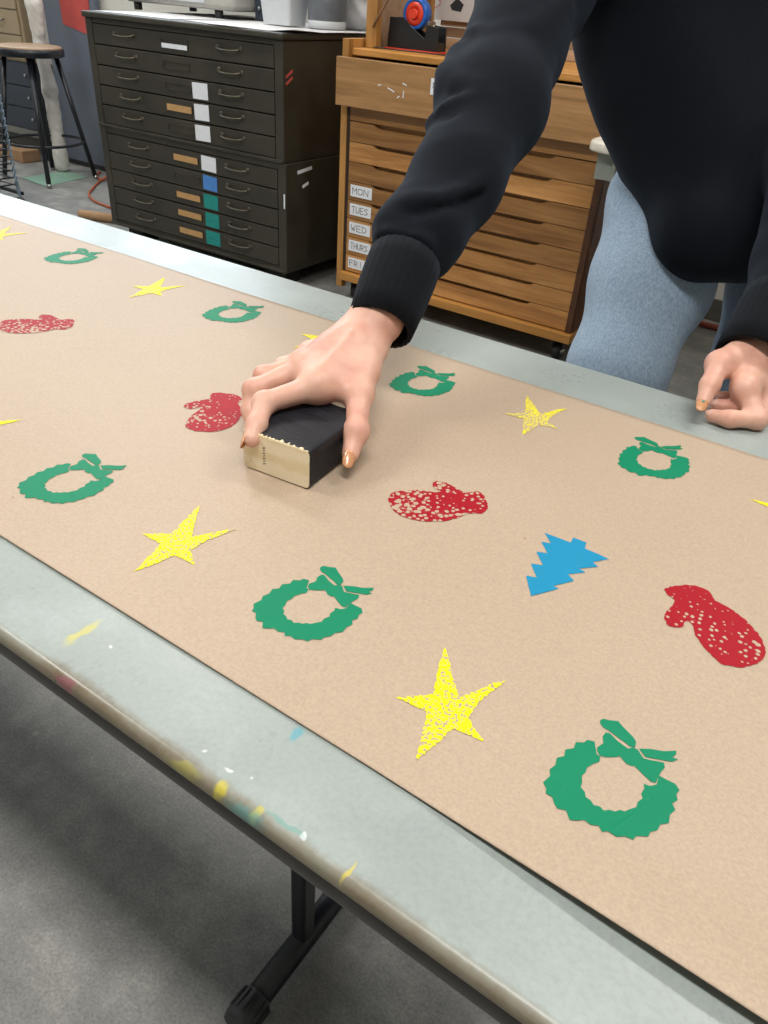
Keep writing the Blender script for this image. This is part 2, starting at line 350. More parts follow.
# ------------------------------------------------------------------ folding table
TX0, TX1, TY0, TY1 = -2.05, .27, YN, .789
tb = empty('folding_table', ((TX0+TX1)/2, (TY0+TY1)/2, 0), 'long grey folding table with a worn edge, under the kraft paper', 'table')
m = MB(); rr = .012; prof = []
rad = .04
def rrect(x0, y0, x1, y1, r, n=8):
    P = []
    for (cx, cy, a) in ((x1-r, y1-r, 0), (x0+r, y1-r, 90), (x0+r, y0+r, 180), (x1-r, y0+r, 270)):
        for k in range(n+1):
            t_ = math.radians(a+90*k/n); P.append((cx+r*math.cos(t_), cy+r*math.sin(t_)))
    return P
def slab(m, x0, y0, x1, y1, z0, z1, r, e, seg=5):
    R = []
    for k in range(seg+1):
        a = math.pi/2*k/seg; ins = e*(1-math.sin(a)); R.append([(p[0], p[1], z0+e*(1-math.cos(a))*.5) for p in rrect(x0+ins*.5, y0+ins*.5, x1-ins*.5, y1-ins*.5, r)])
    for k in range(1, seg+1):
        a = math.pi/2*k/seg; ins = e*(1-math.cos(a)); R.append([(p[0], p[1], z1-e+e*math.sin(a)) for p in rrect(x0+ins, y0+ins, x1-ins, y1-ins, max(r-ins, .004))])
    m.rings(R)
slab(m, TX0, TY0, TX1, TY1, TZ-.011, TZ, rad, .0055)
m.build('tabletop', M_TABLE, tb)
m = MB(); slab(m, TX0+.002, TY0+.002, TX1-.002, TY1-.002, TZ-.027, TZ-.0115, rad, .005, 4); m.build('edge_band', M_TEDGE, tb)
m = MB()
for y in (TY0+.05, TY1-.05): m.box((TX0+.12, y-.012, TZ-.065), (TX1-.12, y+.012, TZ-.037), .002)
m.build('under_rail', M_BLACKMETAL, tb)
YF0, YF1 = .300, TY1-.12
for lx in (-.325, -1.46):
    m = MB(); m.box((lx-.011, YF0+.085, .042), (lx+.011, YF0+.110, TZ-.037), .004); m.build('leg', M_BLACKMETAL, tb)
    m = MB(); m.box((lx-.011, YF1-.110, .042), (lx+.011, YF1-.085, TZ-.037), .004); m.build('leg', M_BLACKMETAL, tb)
    m = MB(); m.tube([(lx, YF0, .028), (lx, YF1, .028)], .0165, 20); fb = m.build('foot_bar', M_BLACKMETAL, tb)
    for yy, sg in ((YF0, -1), (YF1, 1)):
        m = MB(); m.lathe((lx, yy-sg*.012, .0265), [(.017, 0), (.0195, .003), (.0205, .02), (.021, .036), (.0185, .043)], 28, (0, sg, 0))
        for k in range(14):
            a = 2*math.pi*k/14; m.box((-.0012, 0, .0200), (.0012, .026, .0222), .0004, Matrix.Rotation(a, 3, 'Y'), (0, 0, 0))
        # move the grip ribs (built about the origin) onto the cap
        for v_ in m.bm.verts:
            if abs(v_.co.x) < .03 and v_.co.z < .03 and -.001 < v_.co.y < .0275 and abs(v_.co.x-lx) > .1:
                v_.co = Vector((lx+v_.co.x, yy-sg*.008+sg*v_.co.y, .0265+v_.co.z))
        m.build('foot_cap', M_RUBBER, fb)
    m = MB(); m.tube([(lx, YF0+.112, TZ-.12), (lx, YF1-.112, TZ-.12)], .009, 12); m.build('cross_tube', M_BLACKMETAL, tb)
# yellow dab and scratches belong to the top's own material

# ------------------------------------------------------------------ kraft paper and its prints
PX0, PX1, PY0, PY1 = -2.0, .215, .2115, .7005
def sstep(a, b, x):
    u = min(1, max(0, (x-a)/(b-a))); return u*u*(3-2*u)
def hz(x, y):
    h = .0004+.0004*math.sin(x*7+1)*math.sin(y*9)+.0003*math.sin(x*17+y*6)
    h = max(h, 0)
    lift = .006*sstep(-.12, .06, x)*(1-sstep(PY0, PY0+.05, y))
    lift += .0006*(1-sstep(PY0, PY0+.02, y))
    return PZ+h+lift
m = MB(); nx, ny = 300, 80; V = []
for i in range(nx+1):
    V.append([])
    for j in range(ny+1):
        x = PX0+(PX1-PX0)*i/nx; y = PY0+(PY1-PY0)*(j/ny)**1.3
        yy = y-.007*sstep(-.14, .1, x)*(1-j/ny)**8
        V[-1].append(m.bm.verts.new((x, yy, hz(x, y))))
for i in range(nx):
    for j in range(ny): f = m.bm.faces.new((V[i][j], V[i+1][j], V[i+1][j+1], V[i][j+1])); f.smooth = True
paper = m.build('kraft_paper_sheet', M_KRAFT)
sd = paper.modifiers.new('thickness', 'SOLIDIFY'); sd.thickness = .0003; sd.offset = -1
tag(paper, 'brown kraft paper runner printed with holiday shapes, lying on the grey table', 'paper')
cr = lambda L, ox, oy, s: [(ox+x/s, oy+y/s) for x, y in L]
def P2(pt): w_ = onz(pt[0], pt[1], PZ+.0005); return complex(w_[0], w_[1])
def add_print(name, polys, mat, label=None):
    m = MB()
    for P in polys:
        Q = []
        for a, b in zip(P, P[1:]+P[:1]):                 # a little ragged edge between the corners
            n = max(1, int(abs(b-a)/(.0035 if name in ('wreath_print', 'tree_print') else .0016)))
            for k in range(n):
                q = a+(b-a)*k/n
                if k: q += complex(random.uniform(-1, 1), random.uniform(-1, 1))*(.00055 if name in ('mitten_print', 'star_print') else .0002)
                Q.append(q)
        vs = [m.bm.verts.new((q.real, q.imag, 0)) for q in Q]
        f = m.bm.faces.new(vs)
    m.bm.normal_update()
    bmesh.ops.triangulate(m.bm, faces=list(m.bm.faces), ngon_method='EAR_CLIP')
    bmesh.ops.subdivide_edges(m.bm, edges=[e for e in m.bm.edges if e.calc_length() > .012], cuts=1)
    bmesh.ops.triangulate(m.bm, faces=list(m.bm.faces))
    for v_ in m.bm.verts: v_.co.z = hz(v_.co.x, v_.co.y)+.0004
    o = m.build(name, mat, paper)
    if label: o['label'] = label
    return o
ring = [(232,185),(228,160),(205,155),(195,163),(170,162),(165,180),(138,185),(135,205),(112,210),(108,232),(90,245),(92,265),(70,285),(80,305),(78,320),(98,330),(105,355),(115,368),(140,372),(150,403),(175,405),(195,402),(215,418),(240,420),(250,440),(268,437),(295,455),(320,452),(345,463),(355,450),(392,452),(398,438),(420,432),(428,415),(455,410),(458,385),(475,370),(465,350),(482,340),(478,322),(488,310),(475,290),(450,278),(425,265),(418,292),(398,297),(378,290),(380,305),(370,320),(375,335),(360,345),(355,362),(335,368),(320,375),(305,370),(290,375),(275,370),(255,372),(245,360),(225,355),(215,340),(200,330),(198,315),(185,300),(190,285),(188,265),(200,255),(205,240),(225,228),(243,222),(245,207),(234,198)]
bow = [(236,178),(255,165),(252,145),(262,132),(275,135),(300,160),(330,182),(345,178),(360,185),(378,212),(440,225),(443,240),(430,255),(415,287),(400,283),(375,260),(350,235),(340,235),(325,228),(305,205),(290,208),(260,208),(243,203),(236,190)]
tail1 = [(245,95),(255,90),(275,95),(300,97),(318,118),(345,145),(355,160),(352,178),(335,175),(315,158),(300,148),(270,125),(255,118),(245,105)]
tail2 = [(363,182),(400,183),(440,190),(478,188),(478,200),(465,208),(484,215),(465,222),(440,218),(384,208)]
WR = [[P2(q) for q in cr(L, 520, 690, 3.065)] for L in (ring, bow, tail1, tail2)]
wc, wk = P2((612.3, 786)), P2((632, 755))
def sim(polys, c0, k0, c, k, rel=None):
    rot = (k-c)/(k0-c0); rot /= abs(rot)
    if rel: rot *= rel
    return [[c+(q-c0)*rot for q in P] for P in polys]
WREATHS = [((612.3, 786), (632, 755), 'green wreath print nearest the front right of the paper'), ((309.3, 607.5), (333, 591), 'green wreath print right of the small left star'),
           ((68, 482), (96, 467), 'green wreath print nearest the left front'), ((72, 257.5), (88, 252.3), 'smallest green wreath print far left'),
           ((232.5, 313.5), (246.5, 306), 'green wreath print left of the hand'), ((423, 383.5), (435.5, 373), 'green wreath print just right of the hand'), ((654, 461.5), (659, 447), 'green wreath print near the resting hand')]
for c_, k_, lb in WREATHS: add_print('wreath_print', sim(WR, wc, wk, P2(c_), P2(k_)), M_IG, lb)
st0 = cr([(562,292),(578,350),(592,405),(600,432),(640,418),(690,395),(732,387),(700,410),(655,445),(625,490),(645,520),(668,553),(625,535),(582,518),(545,555),(482,605),(495,555),(510,490),(512,470),(470,452),(428,432),(480,428),(530,424),(538,380),(550,330)], 240, 540, 2.743)
ST = [[P2(q) for q in st0]]; sc0, sk0 = P2((444.5, 707)), P2((444.9, 646.5))
STARS = [((444.5, 707), (444.9, 646.5), None), ((176.5, 542), (199.7, 506), None), ((152, 288.8), (163.5, 278.8), None), ((-4, 235), (11, 227), None), ((321, 340), (333, 331.5), None), ((533, 417.4), (527, 395.6), None), ((-38, 428), (-9, 424), None), ((812, 518), (779, 508), None)]
SL = ['yellow star print nearest the front edge', 'yellow star print left of the front wreath', 'yellow star print between two far green wreaths', 'yellow star print cut by the left frame edge, farther back', 'yellow star print hidden behind the hand', 'yellow star print between two wreaths right of the hand', 'yellow star print cut by the left frame edge, nearer', 'yellow star print cut by the right frame edge']
for (c_, k_, _), lb in zip(STARS, SL): add_print('star_print', sim(ST, sc0, sk0, P2(c_), P2(k_)), M_IY, lb)
mt0 = cr([(458,268),(475,258),(500,256),(520,253),(550,255),(572,262),(590,270),(602,285),(610,300),(630,310),(650,320),(680,340),(700,355),(722,378),(740,400),(752,420),(760,440),(760,458),(755,470),(745,482),(730,490),(710,495),(690,500),(665,496),(640,493),(620,482),(600,465),(585,448),(570,430),(556,410),(548,390),(542,372),(530,360),(520,363),(515,378),(505,381),(490,380),(475,377),(465,370),(458,350),(464,335),(475,322),(485,310),(490,300),(480,290),(470,285)], 510, 500, 2.977)
MT = [[P2(q) for q in mt0]]; mc0, mk0 = P2((718, 628)), P2((752, 655))
# placed by the cuff-to-tip axis: (cuff end, tip end)
mcuff0, mtip0 = P2((676, 590)), P2((759, 660))
for cu, tp, lb in [((676, 590), (759, 660), 'red mitten print near the right edge'), ((484, 497), (392, 512), 'red mitten print in the middle'), ((221, 394), (214, 433), 'red mitten print left of the wooden block'), ((69, 322), (2, 329), 'red mitten print at the far left')]:
    a, b = P2(cu), P2(tp); mid0 = (mcuff0+mtip0)/2; mid = (a+b)/2
    add_print('mitten_print', sim(MT, mid0, mtip0, mid, b), M_IR, lb)
tr = cr([(295,177),(222,145),(228,128),(188,113),(180,128),(102,98),(122,130),(93,125),(112,160),(78,155),(98,195),(62,190),(80,232),(48,226),(62,287),(145,265),(128,257),(190,242),(172,222),(225,217),(205,205),(262,200),(246,186)], 510, 500, 2.977)
add_print('tree_print', [[P2(q) for q in tr]], M_IB, 'blue fir tree print')

# ------------------------------------------------------------------ printing block
A0, A1, A2 = onz(244, 466, PZ+.001), onz(309, 490, PZ+.001), onz(371, 452, PZ+.001)
uu = Vector(A1-A0); ul = uu.length; uu.normalize(); vv = Vector((-uu.y, uu.x, 0)); vl = vv.dot(Vector(A2-A1)); BH = .034
bo = Vector(A0); bo.z = PZ+.0012
def B(u, v_, z): return bo+uu*u+vv*v_+Vector((0, 0, z))
m = MB(); r = .004; R = []
def blk_ring(v_, ins=0):
    P = []
    for cx, cz, a in ((ul-r, BH-r, 0), (r, BH-r, 90), (r, r, 180), (ul-r, r, 270)):
        for k in range(5):
            t_ = math.radians(a+22.5*k); rr_ = r-ins; P.append(B(cx+rr_*math.cos(t_), v_, cz+rr_*math.sin(t_)))
    return P
m.rings([blk_ring(.0006), blk_ring(vl-.0006)], cap=False)
block = m.build('printing_block', [M_BLKINK])
tag(block, 'wooden hand stamp block with black-inked top and sides, gripped on the kraft paper', 'stamp block')
for nm, v0, v1 in (('raw_end_face', -.0002, .0008), ('raw_end_face', vl-.0008, vl+.0002)):
    m = MB(); m.rings([blk_ring(v0, .0006), blk_ring(v1, .0)]); 
    m.mi = 1
    if v0 < 0:
        for k in range(7):
            z_ = .009+.0024*k; m.stroke(B(.020+.0006*(k % 2), -.0003, z_), B(.0215+.0006*((k+1) % 2), -.0003, z_+.0009), .0005, -vv, .0002)
    m.build(nm, [M_RAW, M_INK], block)['label'] = 'bare pale end grain face'
m = MB()                                           # bare chipped wood along the top edges
cw_ = [.0007+random.random()**3*.004 for k in range(61)]
for k in range(60):
    u0, u1 = .001+(ul-.002)*k/60, .001+(ul-.002)*(k+1)/60
    m.prism([B(u0, .0002, BH-.0002), B(u1, .0002, BH-.0002), B(u1, cw_[k+1], BH-.0002), B(u0, cw_[k], BH-.0002)], (0, 0, .0004))
m.build('chipped_wood_edge', M_RAW, block); m = MB()
for k in range(14):
    v0 = vl*.8+vl*.2*k/14; m.prism([B(ul+.0001, v0, .006+random.random()*.02), B(ul+.0001, v0+.0016, .008+random.random()*.02), B(ul+.0001, v0+.0012, .003+random.random()*.004)], uu*.0002)
m.build('chipped_wood_edge', M_RAW, block)

# ------------------------------------------------------------------ implicit surfaces (smooth organic shapes)
def sdf_mesh(prims, res, k=.01, pad=.02, disp=None, lo=None, hi=None, extra=None):
    """prims: (a, b, ra, rb[, k]) round cones -> one smooth closed surface"""
    A = np.array([p[0] for p in prims]+[p[1] for p in prims], float); rm = max(max(p[2], p[3]) for p in prims)
    mn = A.min(0)-rm-pad if lo is None else np.array(lo, float); mx = A.max(0)+rm+pad if hi is None else np.array(hi, float)
    n = np.ceil((mx-mn)/res).astype(int)+1
    xs = [(mn[i]+np.arange(n[i])*res).astype(np.float32) for i in range(3)]
    D = np.full(n, 1.0, np.float32)
    for p in prims:
        a, b, ra, rb = np.array(p[0], float), np.array(p[1], float), p[2], p[3]; kk = p[4] if len(p) > 4 else k
        # restrict each primitive to its neighbourhood
        rr_ = max(ra, rb)+max(pad, kk*2)
        i0 = np.maximum(np.floor((np.minimum(a, b)-rr_-mn)/res).astype(int), 0); i1 = np.minimum(np.ceil((np.maximum(a, b)+rr_-mn)/res).astype(int)+1, n)
        if (i1 <= i0).any(): continue
        sl = tuple(slice(i0[i], i1[i]) for i in range(3))
        X, Y, Z = np.meshgrid(*[xs[i][sl[i]] for i in range(3)], indexing='ij')
        ba = b-a; L2 = max(ba.dot(ba), 1e-12)
        h = np.clip(((X-a[0])*ba[0]+(Y-a[1])*ba[1]+(Z-a[2])*ba[2])/L2, 0, 1)
        d = np.sqrt((X-a[0]-ba[0]*h)**2+(Y-a[1]-ba[1]*h)**2+(Z-a[2]-ba[2]*h)**2)-(ra+(rb-ra)*h)
        S = D[sl]
        hh = np.maximum(kk-np.abs(S-d), 0)/kk
        D[sl] = np.minimum(S, d)-hh*hh*kk*.25
    if disp is not None:
        idx = np.argwhere(np.abs(D) < .02); P = mn+idx*res
        D[idx[:, 0], idx[:, 1], idx[:, 2]] += disp(P).astype(np.float32)
    D = np.minimum(D, .05)
    import openvdb as vdb
    g = vdb.FloatGrid(1.0); g.copyFromArray(np.ascontiguousarray(D, np.float32))
    pts, quads = g.convertToQuads(isovalue=0.0)
    pts = np.asarray(pts, float)*res+mn
    return pts, np.asarray(quads)
def mesh_from(parts, name, mats, parent=None):
    l = root_loc(parent); V = []; Fc = []; mi = []; off = 0
    for pts, q, m_ in parts:
        V.append(pts-np.array(l)); Fc += [[int(i)+off for i in f[::-1]] for f in q]; mi += [m_]*len(q); off += len(pts)
    me = bpy.data.meshes.new(name); me.from_pydata(np.concatenate(V).tolist(), [], Fc); me.update()
    bm = bmesh.new(); bm.from_mesh(me); bmesh.ops.recalc_face_normals(bm, faces=bm.faces); bm.to_mesh(me); bm.free()
    for m_ in mats: me.materials.append(m_)
    me.polygons.foreach_set('material_index', mi); me.shade_smooth()
    o = bpy.data.objects.new(name, me); C.objects.link(o); o.parent = parent
    return o
def seg_dist(P, a, b):
    ba = b-a; h = np.clip(((P-a)@ba)/max(ba@ba, 1e-12), 0, 1)[:, None]; return np.linalg.norm(P-a-ba*h, axis=1)
def poly_dist(P, pts):
    return np.min([seg_dist(P, np.array(a), np.array(b)) for a, b in zip(pts, pts[1:])], axis=0)
def chain(pts, radii, k=None): return [(a, b, ra, rb)+((k,) if k else ()) for a, b, ra, rb in zip(pts, pts[1:], radii, radii[1:])]

# ------------------------------------------------------------------ the person
person = empty('person', (-.28, 1.15, 0), 'person in black sweatshirt and light jeans leaning over the table, gripping the block', 'person')
# right hand (gripping)
wR = at(378, 318, .70)
idx = [at(318, 386, .645), at(264, 403, .624), at(256.5, 425, .608), at(251.5, 439, .601)]
mid = [at(304, 368, .667), at(254, 390, .657), at(251, 410, .655), at(254, 428, .647)]
rng = [at(302, 364, .69), at(264, 376, .685), at(266, 396, .68), at(270, 408, .672)]
lit = [at(310, 356, .71), at(283, 366, .712), at(283, 382, .705), at(286, 394, .695)]
th = [at(370, 348, .69), at(359, 394, .652), at(356.5, 431, .624), at(350.5, 454, .6165)]
def hand_right():
    P = []
    P += chain([at(396, 278, .716), at(384, 304, .705), wR], [.019, .0182, .0178], .012)
    # forearm / wrist as a flattened pair
    P += [(at(370, 315, .701), at(384, 322, .699), .0168, .0168, .012)]
    for q, r0 in ((idx, .0112), (mid, .0108), (rng, .0102), (lit, .0094)):
        base = wR*.82+q[0]*.18
        P.append((base, q[0], .0138, r0, .012))
    P.append((idx[0], lit[0], .0105, .0095, .012))
    pc = (wR+idx[0]+lit[0])/3; P.append((pc, (idx[0]+mid[0])/2, .015, .012, .015))
    P += chain(idx, [.0108, .0088, .0076, .0068], .006)
    P += chain(mid, [.0104, .0088, .0076, .0066], .006)
    P += chain(rng, [.0098, .0082, .0072, .0062], .006)
    P += chain(lit, [.0090, .0072, .0064, .0056], .006)
    P += [(wR, th[0], .0165, .0140, .012), (th[0], th[1], .0140, .0116, .012), (th[1], th[2], .0106, .0092, .008), (th[2], th[2], .0102, .0102, .004), (th[2], th[3], .0096, .0072, .005)]
    P += [(th[1], idx[0], .006, .006, .014), ((th[0]+th[1])/2, idx[0], .008, .009, .016)]
    for q in (idx, mid, rng): P.append((q[1], q[1], .0096, .0096, .003))
    for q in (idx, mid, rng, lit): u3 = np.array([0, 0, .0035]); P.append((q[0]+u3, q[0]+u3, .0098, .0098, .006))
    return P
tend = [[wR*.7+q[0]*.3, q[0]] for q in (idx, mid, rng, lit)]
camv = lambda p: (CAM-p)/np.linalg.norm(CAM-p)
def dispR(P):
    d = np.zeros(len(P))
    for q, r_ in zip((idx, mid, rng, lit), (.0155, .0145, .0135, .0125)):
        up = np.array([0, 0, 1.])
        a, b = wR*.55+q[0]*.45+up*r_, q[0]+up*(r_-.004)
        d -= .0014*np.exp(-(seg_dist(P, a, b)/.0030)**2)
    # knuckle creases
    for q in (idx, mid): 
        for s_ in (-.0022, 0, .0022):
            ax = (q[1]-q[0])/np.linalg.norm(q[1]-q[0]); n_ = camv(q[1]); c_ = q[1]+n_*.0085+ax*s_; sd_ = np.cross(ax, n_)
            d += .00045*np.exp(-(seg_dist(P, c_-sd_*.004, c_+sd_*.004)/.0007)**2)
    ax = (th[3]-th[2])/np.linalg.norm(th[3]-th[2])
    for s_ in (-.003, -.001, .001):
        n_ = camv(th[2]); c_ = th[2]+n_*.0095+ax*s_; sd_ = np.cross(ax, n_)
        d += .0004*np.exp(-(seg_dist(P, c_-sd_*.006, c_+sd_*.006)/.0007)**2)
    return d
hr = sdf_mesh(hand_right(), .0013, .012, .015, dispR)
# left hand (resting, loosely curled, on the far edge of the table)
def onh(px, py, z): return onz(px, py, z)
lI = [at(745, 388, .748), at(757, 419, .737), onh(730, 419, .7495), onh(712, 415.5, .7482)]
lM = [at(758, 384, .765), at(771, 414, .755), onh(737, 408, .7495), onh(717, 405, .7485)]
lR = [at(769, 380, .785), at(782, 406, .775), onh(745, 399, .7490), onh(722, 397, .7482)]
lL = [at(778, 376, .805), at(790, 398, .795), onh(757, 392, .7485), onh(738, 390, .748)]
lW = at(756, 350, .785)
lT = [at(740, 357, .776), at(719.5, 364, .757), at(710, 385, .740), at(703.5, 401, .735)]
def hand_left():
    P = chain([at(792, 296, .806), at(772, 328, .796), lW], [.021, .020, .0195], .012)
    P += [(at(753, 352, .784), at(770, 358, .792), .0168, .0168, .012)]
    for q, r0 in ((lI, .0115), (lM, .0112), (lR, .0105), (lL, .0098)):
        P.append((lW*.8+q[0]*.2, q[0], .0155, r0, .012))
    P.append((lI[0], lL[0], .0105, .0095, .012))
    P += chain(lI, [.0112, .0092, .0078, .0064], .006)
    P += chain(lM, [.0108, .0090, .0078, .0064], .006)
    P += chain(lR, [.0102, .0086, .0074, .0060], .006)
    P += chain(lL, [.0094, .0076, .0068, .0056], .006)
    P += [(lW, lT[0], .016, .0140, .012), (lW, lT[1], .011, .0108, .012), (lT[0], lT[1], .0135, .0112, .012), (lT[1], lT[2], .0108, .0092, .007), (lT[2], lT[3], .0093, .0070, .005)]
    P += [(lT[0], lI[0], .005, .006, .010)]
    for q in (lI, lM, lR): P.append((q[1], q[1], .0098, .0098, .003)); c_ = q[0]+camv(q[0])*.0015; P.append((c_, c_, .0098, .0098, .008))
    return P
def dispL(P):
    d = np.zeros(len(P))
    for q, r_ in zip((lI, lM, lR), (.0145, .0135, .0125)):
        n_ = camv(q[0]); a, b = lW*.5+q[0]*.5+n_*.016, q[0]+n_*.0105
        d -= .0014*np.exp(-(seg_dist(P, a, b)/.003)**2)
    ax = (lT[3]-lT[2])/np.linalg.norm(lT[3]-lT[2])
    for s_ in (-.0035, -.0012, .0012, .003):
        n_ = camv(lT[2]); c_ = lT[2]+n_*.0088+ax*s_; sd_ = np.cross(ax, n_)
        d += .0004*np.exp(-(seg_dist(P, c_-sd_*.006, c_+sd_*.006)/.0007)**2)
    return d
hl = sdf_mesh(hand_left(), .0013, .012, .015, dispL)
# joints of the rest of the body
shR, elR = at(578, -85, .95), at(492, 112, .815)
shL, elL = at(872, -45, 1.0), at(830, 165, .895)
hipc = np.array([-.235, 1.19, .86]); neck = (shR+shL)/2+np.array([0, .0, .04]); headc = neck+np.array([-.03, -.10, .155])
k1, k2 = at(619, 365, 1.10), at(762, 365, 1.12)
h1, h2 = at(672, 205, 1.12), at(806, 205, 1.16)
an1, an2 = np.array([k1[0]-.005, k1[1]+.05, .09]), np.array([k2[0]+.01, k2[1]+.05, .09])
def low(p, z, dx=0, dy=0): return np.array([p[0]+dx, p[1]+dy, z])
bp = []
for s_, e_, w_ in ((shR, elR, wR+np.array([0, .02, .01])), (shL, elL, lW+np.array([0.004, .02, .01]))):
    bp += [(s_, e_, .046, .036, .03), (e_, w_, .034, .017, .02)]
bp += [(shR, shL, .05, .05, .04), (neck, neck+(headc-neck)*.75, .052, .05, .03)]
ch = (neck+hipc)/2+np.array([0, .03, .02])
bp += [(neck-np.array([0, 0, .09]), ch, .10, .09, .05), (ch, hipc, .09, .10, .05), (h1, h2, .07, .07, .05)]
bp += [(h1, low(k1, .60), .068, .055, .03), (low(k1, .60), low(k1, .46), .052, .048, .03), (low(k1, .46), low(an1, .12), .046, .032, .03), (low(an1, .10), low(an1, .035, 0, -.12), .030, .022, .02),
       (h2, low(k2, .60), .068, .055, .03), (low(k2, .60), low(k2, .46), .052, .048, .03), (low(k2, .46), low(an2, .12), .046, .032, .03), (low(an2, .10), low(an2, .035, 0, -.12), .030, .022, .02)]
body = sdf_mesh(bp, .009, .03, .03)
fd = np.array([-.10, -.62, -.78]); fd /= np.linalg.norm(fd)          # where the face looks: down at the block
upv = np.array([-.08, -.78, .62]); upv -= upv.dot(fd)*fd; upv /= np.linalg.norm(upv); sdv = np.cross(upv, fd)
def hp(s_, f_, u_): return headc+sdv*s_+fd*f_+upv*u_
hd = [(hp(0, -.015, .03), hp(0, .01, .03), .086, .08, .03), (hp(0, .03, -.03), hp(0, .045, -.075), .058, .032, .04), (hp(-.035, .03, -.03), hp(.035, .03, -.03), .035, .035, .03),
      (hp(0, .086, .012), hp(0, .108, -.022), .007, .012, .01), (hp(-.012, .094, -.024), hp(.012, .094, -.024), .008, .008, .006), (hp(0, -.03, -.04), hp(0, -.05, -.11), .055, .052, .03),
      (hp(-.02, .082, .03), hp(-.048, .066, .03), .009, .009, .012), (hp(.02, .082, .03), hp(.048, .066, .03), .009, .009, .012)]
for s_ in (-1, 1): hd += [(hp(s_*.082, -.005, .025), hp(s_*.080, -.004, -.02), .012, .009, .006)]
hd += [(hp(-.018, .083, -.055), hp(.018, .083, -.055), .007, .007, .006)]
head = sdf_mesh(hd, .004, .02, .02)
pb = mesh_from([(*hr, 0), (*hl, 0), (*body, 0), (*head, 0)], 'body', [M_SKIN], person)
def ball(name, c_, r_, mat, par, sc=(1, 1, 1)):
    m = MB(); r = bmesh.ops.create_uvsphere(m.bm, u_segments=20, v_segments=12, radius=r_)
    for v_ in m.bm.verts: v_.co = Vector((v_.co.x*sc[0], v_.co.y*sc[1], v_.co.z*sc[2]))+Vector(c_)
    return m.build(name, mat, par, True)
for s_ in (-1, 1):
    e = ball('eye', hp(s_*.031, .074, .012), .012, M_EYE, person); ball('iris', hp(s_*.031, .0825, .010), .0055, M_IRIS, e)
m = MB(); m.tube([hp(-.022, .086, -.055), hp(-.01, .091, -.052), hp(0, .092, -.054), hp(.01, .091, -.052), hp(.022, .086, -.055)], [.002, .004, .0045, .004, .002], 10); m.build('lips', M_LIP, person, True)
hair = [(hp(0, -.03, .055), hp(0, .0, .055), .095, .088, .03), (hp(-.05, -.02, .02), hp(-.05, -.05, -.09), .05, .035, .03), (hp(.05, -.02, .02), hp(.05, -.05, -.09), .05, .035, .03),
        (hp(0, -.06, .0), hp(0, -.075, -.13), .065, .045, .03), (hp(0, -.08, -.12), hp(0, -.10, -.18), .035, .018, .03)]
def hdisp(P): return .0025*np.sin(P[:, 0]*190+np.sin(P[:, 1]*40)*2)
hm = sdf_mesh(hair, .005, .02, .02, hdisp); mesh_from([(*hm, 0)], 'hair', [M_HAIR], person)
# sweatshirt
cf0, cf1 = at(380, 327, .699), at(405, 262, .727)
sw = []
lev = [(-70, 648, 845, .098, 1.0), (0, 652, 835, .103, 1.03), (60, 665, 825, .103, 1.04), (115, 686, 812, .100, 1.045), (160, 706, 800, .092, 1.04), (200, 714, 790, .080, 1.03), (226, 708, 756, .060, 1.01), (240, 696, 738, .042, 1.0)]
for i, (y, xl, xr, r_, D_) in enumerate(lev):
    sw.append((at(xl, y, D_), at(xr, y, D_), r_, r_, .03))
    if i:
        y0, xl0, xr0, r0, D0 = lev[i-1]
        for f_ in (.5,): sw.append((at(xl*f_+xl0*(1-f_), (y+y0)/2, (D_+D0)/2), at(xr*f_+xr0*(1-f_), (y+y0)/2, (D_+D0)/2), (r_+r0)/2, (r_+r0)/2, .03))
sw += [(shR, shL, .085, .085, .05), (neck-np.array([0, 0, .03]), hipc+np.array([0, .03, .08]), .10, .11, .06), (h1+np.array([0, .04, .03]), h2+np.array([0, .04, .03]), .085, .085, .05)]
sw += [(shR, at(535, -10, .90), .076, .066, .02), (at(535, -10, .90), at(513, 50, .86), .066, .054, .02), (at(514, 50, .86), at(492, 108, .815), .053, .055, .02),
       (at(492, 108, .815), at(458, 178, .775), .056, .0455, .02), (at(458, 178, .775), at(424, 230, .745), .0455, .0405, .02), (at(424, 230, .745), at(411, 248, .738), .0405, .035, .012)]
sw += [(at(449, 88, .80), at(462, 62, .83), .012, .02, .02), (at(392, 226, .728), at(398, 246, .728), .016, .013, .014), (at(440, 245, .745), at(436, 262, .74), .014, .012, .014)]
sw += [(shL, elL, .085, .066, .03), (elL, at(800, 262, .83), .062, .046, .02), (at(800, 262, .83), at(780, 304, .805), .045, .038, .015)]
fold = lambda pts, Ds: [at(x, y, d) for (x, y), d in zip(pts, Ds)]
RID = [(fold([(443, 72), (456, 84), (480, 90), (512, 84), (545, 66)], [.80, .775, .76, .775, .82]), .012, .008),
       (fold([(424, 124), (438, 108), (460, 100), (490, 98), (515, 104)], [.79, .765, .755, .755, .775]), .006, .007),
       (fold([(392, 210), (408, 201), (436, 197), (466, 189), (492, 170)], [.735, .712, .706, .720, .75]), .007, .007),
       (fold([(428, 158), (445, 146), (470, 140), (505, 147)], [.76, .74, .735, .76]), .003, .008),
       (fold([(466, 26), (490, 36), (530, 30), (568, 8)], [.82, .80, .80, .84]), .005, .010),
       (fold([(376, 234), (390, 228), (408, 230), (430, 243)], [.715, .70, .695, .705]), .005, .006),
       (fold([(450, 192), (470, 160), (500, 120)], [.725, .75, .775]), .003, .008),
       (fold([(590, 60), (620, 140), (648, 215), (668, 262)], [.97, .965, .965, .96]), .004, .016),
       (fold([(640, 90), (662, 170), (684, 250)], [.93, .93, .945]), .004, .02)]
